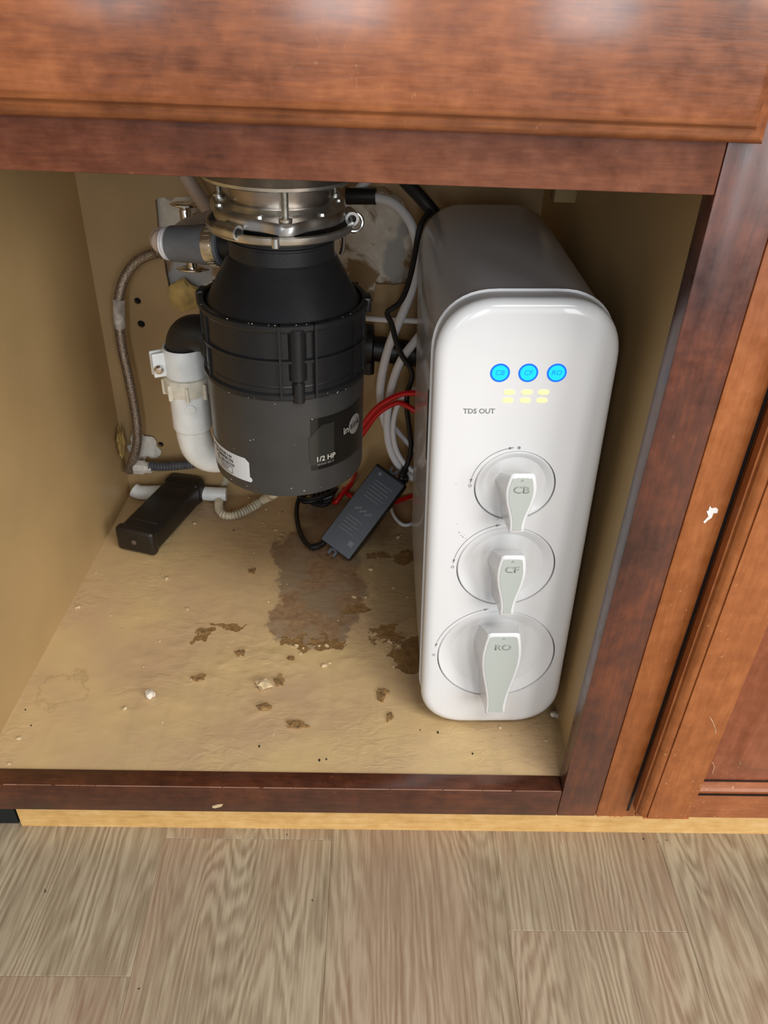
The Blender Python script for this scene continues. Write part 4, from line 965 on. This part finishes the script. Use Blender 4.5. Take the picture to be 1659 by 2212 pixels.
def crumb(c, r, seed, mat, name, sub=2):
    bm = bmesh.new(); bmesh.ops.create_icosphere(bm, subdivisions=sub, radius=1)
    for v in bm.verts:
        k = 1+.55*noise.noise(v.co*1.9+Vector((seed, 0, 0))); v.co = Vector((c.x+v.co.x*r[0]*k, c.y+v.co.y*r[1]*k, c.z+v.co.z*r[2]*k))
    return fin(name, bm, mat, smooth=False)
c = atZ(323, 1500, .003); tag(crumb(c, (.0055, .005, .0042), 3, CHIPW, 'plaster_lump'), 'whitish plaster lump on the cabinet floor, left of centre', 'debris')
c = atZ(570, 1478, .003); tag(crumb(c, (.0085, .0075, .0050), 8, CHIP, 'chipboard_lump'), 'tan lump of swollen chipboard near the front centre of the cabinet floor', 'debris')
c = atZ(571, 1527, .001); tag(crumb(c, (.0075, .0055, .0025), 13, TORN, 'brown_lump'), 'flat brown chip of chipboard in front of the tan lump', 'debris')
c = atZ(1200, 1543, .003); tag(crumb(c, (.006, .004, .003), 17, CHIPW, 'pale_flake'), 'pale flake in the front right corner by the filter unit', 'debris')
spots = [(207, 1237), (345, 1244), (405, 1315), (168, 1312), (262, 1360), (420, 1130), (603, 1108), (568, 1130), (596, 1145), (549, 1195), (465, 1070), (539, 1075), (500, 1100), (620, 1262), (605, 1262), (690, 1395), (630, 1398), (655, 1400), (640, 1395), (650, 1412), (705, 1395), (850, 1270), (790, 1290), (425, 1362), (447, 1365),
         (40, 1595), (20, 1650), (310, 1440), (580, 1300), (700, 1438), (712, 1432), (350, 1560), (270, 1530), (860, 1160), (790, 1160), (800, 1230), (880, 1290), (413, 1467), (612, 1468), (660, 1565), (590, 1585), (345, 1385), (240, 1330), (360, 1250), (575, 1100), (612, 1155), (840, 1385), (860, 1395), (1180, 1600), (1105, 1590), (1080, 1572), (765, 1290), (850, 1440), (730, 1340)]
bm = bmesh.new()
for i, (x, y) in enumerate(spots):
    for rep in range(random.choice((1, 1, 2))):
        r = random.uniform(.0009, .0028)*(1.25 if rep == 0 else .6); c = atZ(x+random.uniform(-7, 7)*rep, y+random.uniform(-5, 5)*rep, FL+r*.3)
        bmesh.ops.create_icosphere(bm, subdivisions=1, radius=r, matrix=Matrix.Translation(c) @ Matrix.Rotation(random.random()*6, 4, 'Z') @ Matrix.Diagonal((1.2, .8, .55, 1)))
for v in bm.verts: v.co += Vector((random.uniform(-1, 1), random.uniform(-1, 1), random.uniform(-.4, 1)))*.0004
tag(fin('chipboard_crumbs', bm, CHIP, smooth=False), 'scattered pale crumbs over the cabinet floor', 'debris', kind='stuff')
bm = bmesh.new()
for x, y in ((1021, 1628), (560, 1612), (67, 1567), (55, 1533), (705, 1640), (946, 1582), (908, 1577), (690, 1642), (505, 1145), (610, 1105)):
    c = atZ(x, y, FL+.0006); bmesh.ops.create_icosphere(bm, subdivisions=1, radius=random.uniform(.0005, .0011), matrix=Matrix.Translation(c) @ Matrix.Diagonal((1, 1.8, .5, 1)))
tag(fin('dark_specks', bm, DARK_AND_HOLE_SHADE, smooth=False), 'few dark specks of dirt on the cabinet floor', 'debris', kind='stuff')
bm = bmesh.new()
for x, y in ((300, 2136), (97, 1922), (1420, 1819), (1390, 1812), (1440, 1815), (675, 1945), (620, 1803), (98, 1926)):
    c = atZ(x, y, FZ+.0004); bmesh.ops.create_icosphere(bm, subdivisions=1, radius=random.uniform(.0005, .0010), matrix=Matrix.Translation(c) @ Matrix.Diagonal((1.4, 1, .5, 1)))
tag(fin('floor_specks', bm, plain('dirt', (70, 55, 40), .8), smooth=False), 'tiny dirt specks on the plank floor in front of the cabinet', 'debris', kind='stuff')
